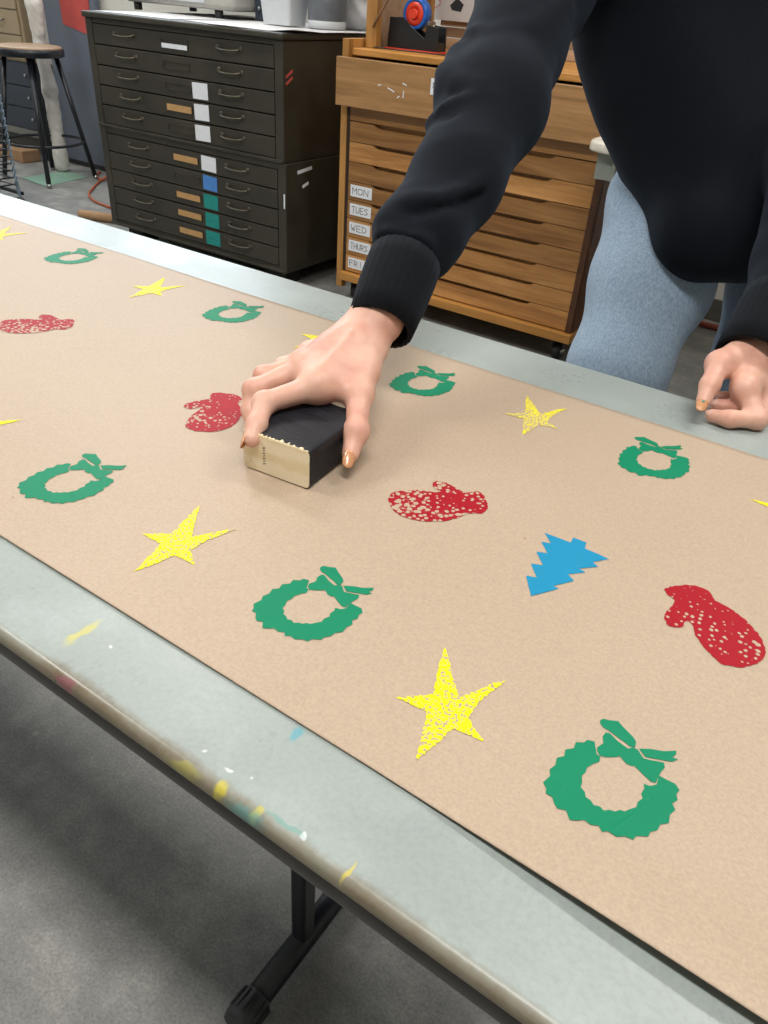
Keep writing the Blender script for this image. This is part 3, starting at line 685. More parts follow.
CRS = [(fold([(446, 94), (460, 97), (484, 100)], [.79, .76, .755]), .004, .005), (fold([(398, 220), (424, 211), (460, 204), (486, 186)], [.72, .705, .72, .75]), .006, .006),
       (fold([(374, 247), (392, 244), (412, 250), (436, 268)], [.72, .70, .70, .71]), .004, .004), (fold([(612, 80), (636, 150), (660, 225)], [.95, .94, .95]), .003, .012),
       (fold([(430, 112), (448, 118), (480, 122)], [.77, .75, .755]), .003, .006), (fold([(466, 44), (500, 52), (540, 44)], [.82, .80, .82]), .003, .008)]
def dispS(P):
    d = np.zeros(len(P))
    for pts, A, w_ in RID: d -= A*np.exp(-(poly_dist(P, pts)/w_)**2)
    for pts, A, w_ in CRS: d += A*np.exp(-(poly_dist(P, pts)/w_)**2)
    q = P*np.array([1, 1, 1.])
    d += .0018*np.sin(q[:, 0]*31+q[:, 2]*23+2*np.sin(q[:, 1]*17))*np.sin(q[:, 1]*27-q[:, 2]*19+1)
    return d
sm = sdf_mesh(sw, .004, .03, .03, dispS)
swo = mesh_from([(*sm, 0)], 'sweatshirt', [M_SWEAT], person)
def cuff(a, b, ra, rb, par):
    a, b = Vector(a), Vector(b); d = (b-a).normalized(); u = d.orthogonal().normalized(); w_ = d.cross(u); R = []
    n = 84
    prof = [(0, ra-.004), (-.001, ra-.001), (.001, ra+.0006), (.25, ra+(rb-ra)*.25+.001), (.5, ra+(rb-ra)*.5+.0015), (.8, ra+(rb-ra)*.8+.001), (1, rb), (1.02, rb-.006)]
    for t_, r_ in [(.6, ra-.005)]+prof:
        R.append([a+(b-a)*t_+(u*math.cos(2*math.pi*k/n)+w_*math.sin(2*math.pi*k/n))*(r_+(.0007 if k % 3 else 0)) for k in range(n)])
    m = MB(); m.rings(R, cap=False); return m.build('cuff', M_CUFF, par, True)
cuff(cf0, cf1, .0300, .0345, swo)
cuff(at(752, 362, .777), at(784, 304, .803), .0375, .041, swo)
# jeans
je = []
for h_, k_, a_ in ((h1, k1, an1), (h2, k2, an2)):
    mdl = at(650, 285, 1.10) if k_ is k1 else at(790, 285, 1.12)
    je += [(h_, mdl, .090, .084, .02), (mdl, k_, .084, .068, .02), (k_, low(k_, .45), .070, .072, .02), (low(k_, .45), low(a_, .07), .072, .078, .02)]
je += [(h1, h2, .085, .085, .03), (h1+np.array([.02, .02, .06]), h2+np.array([-.02, .02, .06]), .08, .08, .04)]
def dispJ(P):
    d = .0022*np.sin(P[:, 2]*60+P[:, 0]*25+2*np.sin(P[:, 0]*30))*np.exp(-((P[:, 2]-.86)/.09)**2)
    d += .0012*np.sin(P[:, 2]*34+P[:, 0]*40+P[:, 1]*22)
    return d
jm = sdf_mesh(je, .006, .02, .03, dispJ); jo = mesh_from([(*jm, 0)], 'jeans', [M_DENIM], person)
def seam(k_, pts_, r_=.002):
    m = MB(); m.tube(pts_, r_, 8); m.build('side_seam', M_DENIMD, jo, True)
seam(k1, [Vector(at(x, y, D_)) for x, y, D_ in ((701, 290, 1.060), (690, 310, 1.062), (676, 335, 1.062), (664, 358, 1.062), (652, 388, 1.062))])
for a_ in (an1, an2):
    sh = [(low(a_, .05, 0, .03), low(a_, .035, 0, -.13), .045, .036, .02), (low(a_, .09, 0, .02), low(a_, .05, 0, -.02), .045, .045, .02)]
    s1 = sdf_mesh(sh, .006, .02, .02); s1[0][:, 2] = np.maximum(s1[0][:, 2], .012); so = mesh_from([(*s1, 0)], 'shoe', [M_SHOE], person)
    m = MB(); m.prism([Vector(low(a_, .001, .045*math.cos(t_), -.05+.125*math.sin(t_))) for t_ in [2*math.pi*k/24 for k in range(24)]], (0, 0, .02), .004); m.build('sole', M_SOLE, so)
# nails
def nail(tip, dirv, nrm, L, W, mat, dot=None, fwd=.0):
    tip = Vector(tip); d = Vector(dirv).normalized(); n_ = Vector(nrm); n_ = (n_-d*n_.dot(d)).normalized(); s_ = d.cross(n_)
    m = MB(); G_ = []
    nu, nv = 10, 8
    for i in range(nu+1):
        t_ = i/nu; wid = W/2*(1-max(0, (t_-.45)/.55)**2.2)**.5 if t_ > .45 else W/2*(.86+.14*math.sin(math.pi/2*t_/.45))
        wid = max(wid, .0003); row = []
        for j in range(nv+1):
            a = (j/nv*2-1)*1.05; x = wid*math.sin(a)/math.sin(1.05); y = W*.55*(math.cos(a)-1)*(wid/(W/2))
            row.append(m.bm.verts.new(tip+d*(t_*L-L*.5+fwd)+s_*x+n_*(y-.0016*(t_-.3)**2)))
        G_.append(row)
    for i in range(nu):
        for j in range(nv): m.bm.faces.new((G_[i][j], G_[i+1][j], G_[i+1][j+1], G_[i][j+1]))
    o = m.build('fingernail', mat, person, True); s = o.modifiers.new('t', 'SOLIDIFY'); s.thickness = .0008; s.offset = 0
    if dot:
        ball('nail_dot', tip+n_*.0003+d*dot, .0013, M_TURQ, o, (1, 1, .7))
    return o
cvn = camv(th[3]); o = nail(th[3]+cvn*.0078, th[3]-th[2], cvn+np.array([.25, -.1, 0]), .0150, .0098, M_NAIL, fwd=.0045); o['label'] = 'long peach nail of the gripping thumb'
nrmI = np.array([-1, -.35, .15]); nail(idx[3]+nrmI/np.linalg.norm(nrmI)*.0068, idx[3]-idx[2], nrmI, .0125, .0085, M_NAIL, fwd=.0045)
cvn = camv(lT[3]); o = nail(lT[3]+cvn*.0072, lT[3]-lT[2], cvn, .0150, .0102, M_NAIL, dot=.0005, fwd=.0035); o['label'] = 'peach nail with a turquoise dot'
for q in (lI, lM, lR):
    n_ = np.array([.1, -.5, .7]); n_ /= np.linalg.norm(n_); nail(q[3]+n_*.006, q[3]-q[2], n_, .009, .007, M_NAILC, fwd=.003)

# ------------------------------------------------------------------ dark steel flat files
FX0, FX1, FY0, FY1 = -3.185, -2.09, 2.42, 3.34
def flat_file(z0, z1, top, dz0, dz1, spec, label, feet, FX0, FX1, dx):
    r = empty('flat_file_cabinet', ((FX0+FX1)/2, (FY0+FY1)/2, z0), label, 'drawer cabinet', 'stacked steel flat files')
    m = MB(); st = .042
    m.box((FX0, FY0, z0), (FX0+st, FY1, z1), .004); m.box((FX1-st, FY0, z0), (FX1, FY1, z1), .004)
    m.box((FX0+st, FY0+.004, dz1), (FX1-st, FY1, z1), .002); m.box((FX0+st, FY0+.004, z0), (FX1-st, FY1, dz0), .002); m.box((FX0+st, FY0+.05, dz0), (FX1-st, FY1, dz1))
    m.box((FX0+.004, FY0-.006, z0), (FX1-.004, FY0+.004, z0+.012), .002)
    m.build('cabinet_body', M_OLIVE, r)
    if top:
        m = MB(); m.box((FX0-.002, FY0-.014, z1), (FX1+.012, FY1, z1+.022), .006); m.build('top_panel', M_OLIVE, r)
        for dz in (-.03, -.008): MB().box((FX1+.0001, FY0+.012, .80+dz), (FX1+.0009, FY0+.055, .809+dz), 0, Matrix.Rotation(.5, 3, 'X')).build('red_paint_mark', M_RED, r)['label'] = 'red paint dab'
    else:
        m = MB(); m.bm.free()
        for lo_, hi_, an_ in (((FX1+.0001, FY0+.07, .455), (FX1+.0009, FY0+.16, .468), .1), ((FX1+.0001, FY0+.10, .40), (FX1+.0009, FY0+.14, .412), .3), ((FX1-.012, FY0-.0009, .33), (FX1-.005, FY0-.0001, .385), 0)):
            MB().box(lo_, hi_, 0, Matrix.Rotation(an_, 3, 'X')).build('paper_scrap', M_WHITE, r)['label'] = 'torn white paper scrap'
    n = len(spec); dh = (dz1-dz0)/n
    for i, (slot, card) in enumerate(spec):
        zt = dz1-dh*i; zb = zt-dh
        d = MB().box((FX0+st+.003, FY0+.001, zb+.0022), (FX1-st-.003, FY0+.03, zt-.0022), .0025).build('drawer', M_OLIVE, r)
        yf = FY0+.001; zc = (zt+zb)/2+.004
        for hx in (-2.94+dx, -2.355+dx):
            m = MB(); w2 = .058
            m.tube([(hx-w2, yf+.002, zc+.006), (hx-w2+.004, yf-.012, zc+.002), (hx-w2*.5, yf-.019, zc-.001), (hx, yf-.020, zc-.002), (hx+w2*.5, yf-.019, zc-.001), (hx+w2-.004, yf-.012, zc+.002), (hx+w2, yf+.002, zc+.006)], .0042, 10)
            for sx in (-1, 1): m.lathe((hx+sx*w2, yf+.001, zc+.006), [(.010, 0), (.009, .003), (.004, .004)], 16, (0, -1, 0))
            m.build('handle', M_HANDLE, d)
        sx0, sx1 = -2.722+dx, -2.572+dx; s0 = zc-.017; s1 = zc+.011
        m = MB(); fr = .003
        for a, b in (((sx0, s0), (sx1, s0+fr)), ((sx0, s1-fr), (sx1, s1)), ((sx0, s0), (sx0+fr, s1)), ((sx1-fr, s0), (sx1, s1))): m.box((a[0], yf-.003, a[1]), (b[0], yf, b[1]), .0005)
        m.build('label_holder', M_OLIVE, d)
        if slot:
            zz = (s0-.004, s0+.012) if slot is M_WHITE else (s0+.002, s1-.002)
            MB().box((sx0+.004, yf-.004, zz[0]), (sx1-.004, yf-.0031, zz[1])).build('paper_label', slot, d)
        if card:
            m = MB(); cx0, cx1 = -2.564+dx*1.6+.003*(i % 2), -2.480+dx*1.6; m.box((cx0, yf-.0016, zb+.010), (cx1, yf-.0006, zt-.008), 0, Matrix.Rotation(random.uniform(-.03, .03), 3, 'Y'))
            m.mi = 1
            if card is M_TEAL and i != 2:
                for q in range(6): xx = cx0+.014+.010*q; m.stroke((xx, yf-.0017, zb+.036+.004*math.sin(q*2)), (xx+.007, yf-.0017, zb+.036+.004*math.sin(q*3+1)), .0013, (0, -1, 0), .0002)
            m.build('paper_card', [card, M_INK], d)
    if feet:
        for x in (FX0+.10, FX1-.10):
            for y in (FY0+.10, FY1-.10): MB().box((x-.05, y-.05, 0), (x+.05, y+.05, z0-.0005), .006).build('foot', M_OLIVEDARK, r)
    return r
flat_file(.495, .903, True, .507, .885, [(M_WHITE, None), (None, None), (None, M_WHITE), (M_TAN, M_WHITE), (None, M_WHITE)], 'upper dark olive steel flat file with three white cards', False, -3.178, -2.09, 0)
flat_file(.072, .4945, False, .095, .47, [(M_TAN, M_WHITE), (None, M_BLUE), (M_TAN, M_TEAL), (M_TAN, M_TEAL), (M_TAN, M_TEAL)], 'lower dark olive steel flat file with blue and teal cards', True, -3.175, -2.082, .014)
TOPZ = .9252
# sheet of paper under the vessels with a lifted corner
m = MB(); V = []
for i in range(25):
    V.append([])
    for j in range(17):
        x = -2.66+.60*i/24; y = 2.44+.84*j/16
        z = TOPZ+.0012+.001*math.sin(x*14+y*9)+.0012
        if j < 4: y += .03*math.sin(x*6)+.03*(i/24 < .3)
        if i > 20 and j < 3: z += .010*(i-20)/4*(3-j)/3; 
        V[-1].append(m.bm.verts.new((x, y, z)))
for i in range(24):
    for j in range(16): m.bm.faces.new((V[i][j], V[i+1][j], V[i+1][j+1], V[i][j+1])).smooth = True
o = m.build('paper_sheet', M_PAPER); tag(o, 'white paper sheet with a lifted corner on the dark flat file, under the jars', 'paper'); s = o.modifiers.new('t', 'SOLIDIFY'); s.thickness = .0006
m = MB(); m.box((-3.15, 2.45, TOPZ+.0005), (-2.70, 3.20, TOPZ+.002)); o = m.build('paper_sheet', M_PAPER); tag(o, 'plain white paper sheet on the dark flat file, under the grey appliance', 'paper')
# grey appliance on four feet
def ax(px, py, Y): return ony(px, py, Y)[0]
ap = empty('appliance', (ax(185, 5, 2.85), 2.95, TOPZ), 'grey boxy appliance on short feet standing on the left of the dark flat file', 'appliance')
aL, aR = ax(127, 2, 2.8), ax(236, 8, 2.8); z_ = TOPZ+.0025
MB().box((aL, 2.78, z_+.030), (aR, 3.22, z_+.19), .018).build('appliance_housing', M_APPL, ap)
MB().box((aL+.02, 2.772, z_+.05), (aR-.16, 2.7795, z_+.16), .003).build('front_panel', M_GREYPL, ap)
for x in (aL+.05, aR-.12):
    for y in (2.82, 3.16): MB().lathe((x, y, z_), [(.016, 0), (.018, .004), (.018, .032)], 16).build('foot', M_RUBBER, ap)
# dark box with a bright knob
bx = empty('dark_box', (ax(246, 10, 2.9), 2.95, TOPZ), 'small dark blue box between the grey appliance and the pale bin', 'box')
bL, bR = aR+.012, aR+.095
MB().box((bL, 2.90, TOPZ+.004), (bR, 3.1, TOPZ+.14), .006).build('box_body', M_DKCAB, bx)
MB().lathe((bL+.03, 2.901, TOPZ+.05), [(.008, 0), (.007, .01), (.003, .012)], 14, (0, -1, 0)).build('knob', M_STEEL, bx)
# pale bin
bi = empty('plastic_bin', (ax(272, 20, 2.75), 2.8, TOPZ), 'pale grey tapered plastic bin on the white paper sheet', 'bin')
cx = ax(273, 20, 2.72); m = MB(); R = []
for z, s_ in ((0, .070), (.02, .072), (.16, .086), (.17, .09), (.165, .084), (.02, .068)):
    R.append([(cx+p[0], 2.79+p[1], z_+.003+z) for p in rrect(-s_, -s_*.8, s_, s_*.8, .014, 4)])
m.rings(R, cap=False); m.bm.faces.new(m.bm.verts[-20:]) if False else None
m.prism([(cx+p[0], 2.79+p[1], z_+.003) for p in rrect(-.069, -.055, .069, .055, .014, 4)], (0, 0, .004))
m.build('bin_body', M_GREYPL, bi)
MB().box((cx-.05, 2.733, z_+.02), (cx+.05, 2.7345, z_+.022)).build('bin_ridge', M_GREYPL, bi)
# clear tub of dirty water
cx = ax(316, 20, 2.78); tu = empty('clear_tub', (cx, 2.85, TOPZ), 'clear round plastic tub of murky water beside the pale bin', 'tub')
m = MB(); m.lathe((cx, 2.85, z_+.003), [(.072, 0), (.075, .004), (.082, .17), (.080, .17), (.073, .008), (.07, .006)], 40, cap=False); m.build('tub_wall', M_CLEAR, tu)
MB().lathe((cx, 2.85, z_+.003), [(.0735, 0), (.076, .002), (.077, .026), (.0745, .027)], 40).build('tub_base', M_GREYPL, tu)
MB().lathe((cx, 2.85, z_+.031), [(.0715, 0), (.077, .11)], 40).build('water', M_LIQ, tu)
# whitish bag
cx = ax(347, 15, 2.95); b_ = sdf_mesh([((cx, 3.0, TOPZ+.065), (cx+.02, 3.0, TOPZ+.15), .06, .055, .03), ((cx-.04, 2.98, TOPZ+.05), (cx+.05, 3.0, TOPZ+.05), .045, .045, .03)], .006, .02, .02, lambda P: .004*np.sin(P[:, 0]*70+P[:, 2]*60)*np.sin(P[:, 1]*50+P[:, 2]*30))
b_[0][:, 2] = np.maximum(b_[0][:, 2], TOPZ+.0045); o = mesh_from([(*b_, 0)], 'plastic_bag', [M_GREYPL]); tag(o, 'crumpled whitish plastic bag at the right end of the dark flat file', 'bag')

# ------------------------------------------------------------------ wooden drawer cabinet on casters
QX0, QX1, QY0, QY1 = -1.888, -.855, 2.505, 3.22
wc_ = empty('wooden_drawer_cabinet', ((QX0+QX1)/2, (QY0+QY1)/2, 0), 'wooden cabinet of shallow drawers labelled with weekdays, on black casters', 'drawer cabinet')
QT = .872
for y_ in (QY0, QY1-.03): MB().box((QX0, y_, .052), (QX0+.028, y_+.03, .925), .002).build('left_post', M_WOODL, wc_)
MB().box((QX0+.0285, QY0+.004, .121), (QX0+.044, QY1-.01, .72), .001).build('inner_side', M_DARKGAP, wc_)
MB().box((QX0, QY0+.0305, .121), (QX0+.018, QY1-.0305, .925), .001).build('side_panel', M_WOODL, wc_)
MB().box((QX1-.018, QY0+.014, .121), (QX1, QY1, .882), .001).build('side_panel', M_WOODSHADE, wc_)
MB().box((QX1-.024, QY0-.002, .121), (QX1-.002, QY0+.0135, .72), .002).build('right_stile', M_WOODSHADE, wc_)
MB().box((QX0+.0285, QY0-.022, .088), (QX1+.008, QY1, .1205), .003).build('base_board', M_WOODLX, wc_)
MB().box((QX0+.044, QY0+.05, .121), (QX1-.024, QY1-.012, .862)).build('cabinet_core', M_DARKGAP, wc_)
MB().box((QX0+.029, QY0+.018, .876), (QX1+.0, QY1, .898), .003).build('top_shelf', M_WOODLX, wc_)
LET = {'M': [(0,0,0,1),(0,1,.5,.45),(.5,.45,1,1),(1,1,1,0)], 'O': [(0,.2,0,.8),(0,.8,.5,1),(.5,1,1,.8),(1,.8,1,.2),(1,.2,.5,0),(.5,0,0,.2)], 'N': [(0,0,0,1),(0,1,1,0),(1,0,1,1)],
       'T': [(0,1,1,1),(.5,1,.5,0)], 'U': [(0,1,0,.25),(0,.25,.5,0),(.5,0,1,.25),(1,.25,1,1)], 'E': [(0,0,0,1),(0,1,1,1),(0,.5,.8,.5),(0,0,1,0)], 'S': [(1,.85,.5,1),(.5,1,0,.8),(0,.8,1,.3),(1,.3,.5,0),(.5,0,0,.1)],
       'W': [(0,1,.25,0),(.25,0,.5,.6),(.5,.6,.75,0),(.75,0,1,1)], 'D': [(0,0,0,1),(0,1,.7,.9),(.7,.9,1,.5),(1,.5,.7,.1),(.7,.1,0,0)], 'H': [(0,0,0,1),(1,0,1,1),(0,.5,1,.5)], 'R': [(0,0,0,1),(0,1,.9,.85),(.9,.85,.8,.5),(.8,.5,0,.45),(.3,.45,1,0)],
       'F': [(0,0,0,1),(0,1,1,1),(0,.55,.8,.55)], 'I': [(.5,0,.5,1)], 'A': [(0,0,.5,1),(.5,1,1,0),(.2,.4,.8,.4)]}
def card(x0, z0, x1, z1, y, text, par, fr=.80):
    m = MB(); m.box((x0, y-.0014, z0), (x1, y-.0004, z1)); m.mi = 1
    n = len(text); W_ = (x1-x0)*fr; cw = W_/n; hh = (z1-z0)*.52; ox = x0+(x1-x0-W_)/2; oz = z0+(z1-z0)*.24
    for i, ch_ in enumerate(text):
        lw = cw*.72
        for a in LET[ch_]: m.stroke((ox+cw*i+lw*a[0], y-.0015, oz+hh*a[1]), (ox+cw*i+lw*a[2], y-.0015, oz+hh*a[3]), .0022, (0, -1, 0), .0002)
    m.build('paper_label', [M_WHITE, M_INK], par)
# strip above the small drawers
MB().box((QX0+.044, QY0, .672), (QX1-.024, QY0+.04, .7185), .002).build('front_rail', M_WOODD, wc_)
zt0, zb0 = .670, .124; dh = (zt0-zb0)/8
names = [None, None, None, 'MON', 'TUES', 'WED', 'THURS', 'FRI']
for i in range(8):
    zt = zt0-dh*i-.0012; zb = zt-dh+.0024; x0, x1 = QX0+.045, QX1-.025; y = QY0+.001
    g0, g1 = x0+.125, x1-.165; gd = .011          # long scooped finger grip
    m = MB(); m.prism([(x0, y, zb), (x1, y, zb), (x1, y, zt), (g1+.02, y, zt), (g1+.006, y, zt-gd*.75), (g1-.01, y, zt-gd), (g0+.01, y, zt-gd), (g0-.006, y, zt-gd*.75), (g0-.02, y, zt), (x0, y, zt)], (0, .016, 0))
    d = m.build('drawer', M_WOODD, wc_)
    MB().box((x0, y+.0165, zb), (x1, QY0+.049, zt-gd-.004)).build('drawer_box', M_DARKGAP, d)
    MB().box((x0, y+.024, zt-gd-.0035), (x1, QY0+.049, zt-.001)).build('grip_back', M_WOODD, d)
    if names[i]:
        card(x0+.012, zb+.014, x0+.012+(.100 if i in (3, 4, 5) else .106 if i == 6 else .085), zt-.010, y, names[i], d)
# big top drawer pulled slightly out
m = MB(); m.box((QX0+.004, QY0-.040, .7205), (QX1+.008, QY0-.022, QT), .002); d = m.build('drawer', M_WOODBIG, wc_); d['label'] = 'deep top drawer pulled slightly out'
m = MB(); m.box((QX0+.05, QY0-.021, .735), (QX0+.062, QY0+.048, .86)); m.box((QX1-.062, QY0-.021, .735), (QX1-.05, QY0+.012, .86)); m.box((QX0+.062, QY0-.021, .735), (QX1-.062, QY0+.012, .742)); m.build('drawer_box', M_WOODL, d)
m = MB(); m.box((-1.488, QY0-.0414, .795), (-1.41, QY0-.0404, .843)); m.mi = 1
for i, ch_ in enumerate('MA'):
    for a in LET[ch_]: m.stroke((-1.478+.016*i+.012*a[0], QY0-.0416, .815+.016*a[1]), (-1.478+.016*i+.012*a[2], QY0-.0416, .815+.016*a[3]), .002, (0, -1, 0), .0002)
m.build('paper_label', [M_WHITE, M_INK], d)
m = MB()
for (x, z, L, a) in ((-1.60, .812, .018, -.3), (-1.66, .79, .03, -.35), (-1.605, .782, .022, 1.5), (-1.62, .772, .012, .6), (-1.70, .80, .012, .2)): m.box((x, QY0-.0408, z), (x+L, QY0-.0404, z+.0035), 0, Matrix.Rotation(-a, 3, 'Y'))
m.build('scratch_mark', M_WHITE, d)
for cxx, cyy in ((QX0+.07, QY0+.06), (QX1-.05, QY0+.05), (QX0+.07, QY1-.08), (QX1-.05, QY1-.08)):
    m = MB(); m.box((cxx-.035, cyy-.03, .080), (cxx+.035, cyy+.03, .0875), .002); m.box((cxx-.022, cyy-.022, .045), (cxx-.017, cyy+.02, .082)); m.box((cxx+.017, cyy-.022, .045), (cxx+.022, cyy+.02, .082)); cs = m.build('caster', M_BLACK, wc_)
    MB().lathe((cxx-.014, cyy-.005, .0345), [(.026, 0), (.034, .003), (.034, .025), (.026, .028)], 28, (1, 0, 0)).build('wheel', M_BLACK, cs)
    MB().lathe((cxx-.024, cyy-.005, .0345), [(.006, 0), (.014, .009), (.014, .039), (.006, .048)], 20, (1, 0, 0)).build('wheel_hub', M_STEEL, cs)
# rack standing on the cabinet top: uprights, diagonal strut, pale slats behind
rk = empty('wooden_rack', (-1.5, 3.05, .8985), 'open wooden rack with slats standing on the weekday drawer cabinet', 'rack')
p0, p1 = ony(362, 20, 2.60), ony(377, 20, 2.60); p0[0] = max(p0[0], QX0+.03)
MB().box((p0[0], 2.60, .8985), (p1[0], 2.63, 1.7), .002).build('upright', M_WOODL, rk)
p2, p3 = ony(389, 5, 2.98), ony(397, 5, 2.98); p2[0] = max(p2[0], QX0+.03)
MB().box((p2[0], 2.98, .8985), (max(p3[0], p2[0]+.03), 3.01, 1.7), .002).build('upright', M_WOODL, rk)
MB().box((p0[0], 2.6305, .8985), (p0[0]+.012, 2.9795, 1.7), .001).build('side_board', M_WOODGREY, rk)
m = MB(); a, b = ony(373, 27, 2.594), ony(390, -4, 2.594); m.tube([a, b+(b-a)*1.5], .004, 8); m.build('diagonal_strut', M_WOODGREY, rk)
for k in range(9): MB().box((p2[0]+.031, 3.06, .8995+.036*k), (-.90, 3.075, .8995+.036*k+.033), .0015).build('slat', M_WOODGREY, rk)
MB().box((-.93, 3.0, .8985), (-.90, 3.059, 1.6), .002).build('upright', M_WOODL, rk)
# picture leaning in front of the slats
a0, a1 = ony(408, 14, 3.04), ony(480, 22, 3.04)
m = MB(); m.box((a0[0], 3.040, a1[2]-.005), (a0[0]+.5, 3.044, a1[2]+.30)); m.mi = 1
lp = [(.10+.035*math.cos(q)+.012*math.cos(3*q), .05+.028*math.sin(q)) for q in [2*math.pi*k/26 for k in range(26)]]
for (xa, za), (xb, zb_) in zip(lp, lp[1:]+lp[:1]): m.stroke((a0[0]+xa, 3.0398, a1[2]+za), (a0[0]+xb, 3.0398, a1[2]+zb_), .003, (0, -1, 0), .0003)
m.prism([(a0[0]+.13+.04*math.cos(q)*(1+.3*math.sin(3*q)), 3.0399, a1[2]+.075+.016*math.sin(q)) for q in [2*math.pi*k/20 for k in range(20)]], (0, -.0003, 0))
m.mi = 2; m.prism([(a0[0]+.19, 3.0397, a1[2]+.045), (a0[0]+.20, 3.0397, a1[2]+.03), (a0[0]+.24, 3.0397, a1[2]+.026), (a0[0]+.25, 3.0397, a1[2]+.05), (a0[0]+.22, 3.0397, a1[2]+.07)], (0, -.0004, 0))
o = m.build('paint_study', [M_PAPER, M_PINK, M_INK]); tag(o, 'white sheet with pink and black paint marks pinned to the wooden rack', 'picture')
# tape dispenser
TDY = 2.66; dx0, dx1 = ony(387, 47, TDY)[0], ony(437, 52, TDY)[0]; TS = .8984
td = empty('tape_dispenser', ((dx0+dx1)/2, TDY+.03, TS), 'black desk tape dispenser with a blue and red roll on the wooden cabinet', 'tape dispenser')
W_ = dx1-dx0; ppf = [(0, .006), (W_, .006), (W_-.004, .078), (W_-.05, .083), (W_-.055, .038), (W_*.42, .075), (W_*.30, .098), (.006, .098)]
m = MB(); m.prism([(dx0+x, TDY, TS+z) for x, z in ppf], (0, .008, 0), .001); m.prism([(dx0+x, TDY+.052, TS+z) for x, z in ppf], (0, .008, 0), .001)
m.prism([(dx0+.002, TDY+.0085, TS+.006), (dx1-.002, TDY+.0085, TS+.006), (dx1-.004, TDY+.0085, TS+.034), (dx0+.004, TDY+.0085, TS+.034)], (0, .043, 0)); m.build('dispenser_body', M_BLACK, td)
MB().box((dx0-.006, TDY-.012, TS+.0008), (dx1+.006, TDY+.066, TS+.0058), .001).build('base_pad', M_TAPERED, td)
rc = (dx0+W_*.48, TDY+.010, TS+.112)
m = MB(); R = []
for r_, y in ((.047, 0), (.047, .038), (.036, .038), (.036, 0)): R.append([Vector(rc)+Vector((r_*math.cos(a), y, r_*math.sin(a))) for a in [2*math.pi*k/40 for k in range(40)]])
m.rings(R, cap=False, closed=True); m.build('tape_roll', M_TAPEBLUE, td)
m = MB(); R = []
for r_, y in ((.0355, -.002), (.0355, .040), (.016, .040), (.016, -.002)): R.append([Vector(rc)+Vector((r_*math.cos(a), y, r_*math.sin(a))) for a in [2*math.pi*k/40 for k in range(40)]])
m.rings(R, cap=False, closed=True); m.build('roll_core', M_TAPERED, td)
MB().lathe((rc[0], TDY-.001, rc[2]), [(.015, 0), (.015, .062)], 16, (0, 1, 0)).build('axle', M_TAPERED, td)
m = MB(); m.box((dx1-.052, TDY+.009, TS+.083), (dx1-.046, TDY+.051, TS+.094), .0005); m.build('cutter_blade', M_STEEL, td)
m = MB(); m.tube([(dx0-.04, TDY-.05, TS+.004), (dx0+.0, TDY-.065, TS+.004), (dx0+.09, TDY-.075, TS+.004), (dx0+.18, TDY-.055, TS+.004), (dx0+.28, TDY-.06, TS+.004)], .0022, 8); o = m.build('thin_cord', M_BLACK); tag(o, 'thin black cord on the shelf in front of the tape dispenser', 'cord')

# ------------------------------------------------------------------ work bench right of the wooden cabinet
bn = empty('work_bench', (-.2, 2.5, 0), 'pale worn work bench with a rounded corner behind the person', 'bench')
BX0, BY0, BY1, BZ = -.842, 2.235, 2.95, .765
m = MB(); slab(m, BX0, BY0, .95, BY1, BZ-.028, BZ, .07, .010); m.build('bench_top', M_WTOP, bn)
m = MB(); m.box((BX0+.035, BY0+.04, BZ-.10), (.9, BY0+.06, BZ-.0285), .002); m.box((BX0+.035, BY0+.06, BZ-.10), (BX0+.055, BY1-.04, BZ-.0285), .002); m.box((BX0+.055, BY1-.06, BZ-.10), (.9, BY1-.04, BZ-.0285), .002); m.build('apron', M_WGREY, bn)
MB().box((BX0+.085, BY0+.032, BZ-.10), (BX0+.095, BY0+.0398, BZ-.03), .001).build('bracket', M_WGREY, bn)
for x, y in ((-.36, 2.62), (.85, 2.32), (.85, 2.88), (-.36, 2.88)): MB().box((x-.012, y-.012, 0), (x+.012, y+.012, BZ-.029), .002).build('leg', M_BLACKMETAL, bn)
m = MB(); m.tube([(-.75, 3.30, .012), (-.3, 3.30, .012), (.5, 3.30, .012)], .012, 10); o = m.build('floor_conduit', M_REDLINE); tag(o, 'faded red conduit lying along the back wall behind the legs', 'pipe')

# ------------------------------------------------------------------ stool
SC = np.array([-4.435, 2.98]); SZ = .686
so = empty('stool', (SC[0], SC[1], 0), 'round black metal stool with worn wooden seat, left of the dark flat file', 'stool')
MB().lathe((SC[0], SC[1], SZ-.006), [(.170, 0), (.176, .004), (.174, .012), (.165, .016)], 40).build('seat', M_WOODGREY, so)
MB().lathe((SC[0], SC[1], SZ-.040), [(.176, 0), (.184, .004), (.184, .036), (.1775, .040), (.1775, .030), (.170, .030)], 40, cap=True).build('seat_rim', M_BLACKMETAL, so)
for a in (-38, 52, 142, 232):
    a = math.radians(a); c_, s_ = math.cos(a), math.sin(a)
    lg = MB().tube([(SC[0]+.135*c_, SC[1]+.135*s_, SZ-.0405), (SC[0]+.255*c_, SC[1]+.255*s_, .018)], .0135, 14).build('leg', M_BLACKMETAL, so)
    MB().lathe((SC[0]+.257*c_, SC[1]+.257*s_, .0028), [(.013, 0), (.015, .003), (.0135, .02)], 14).build('foot_tip', M_STEEL, lg)
m = MB(); m.tube(circle((SC[0], SC[1], .21), .218, 40), .008, 10, closed=True); m.build('foot_ring', M_BLACKMETAL, so)

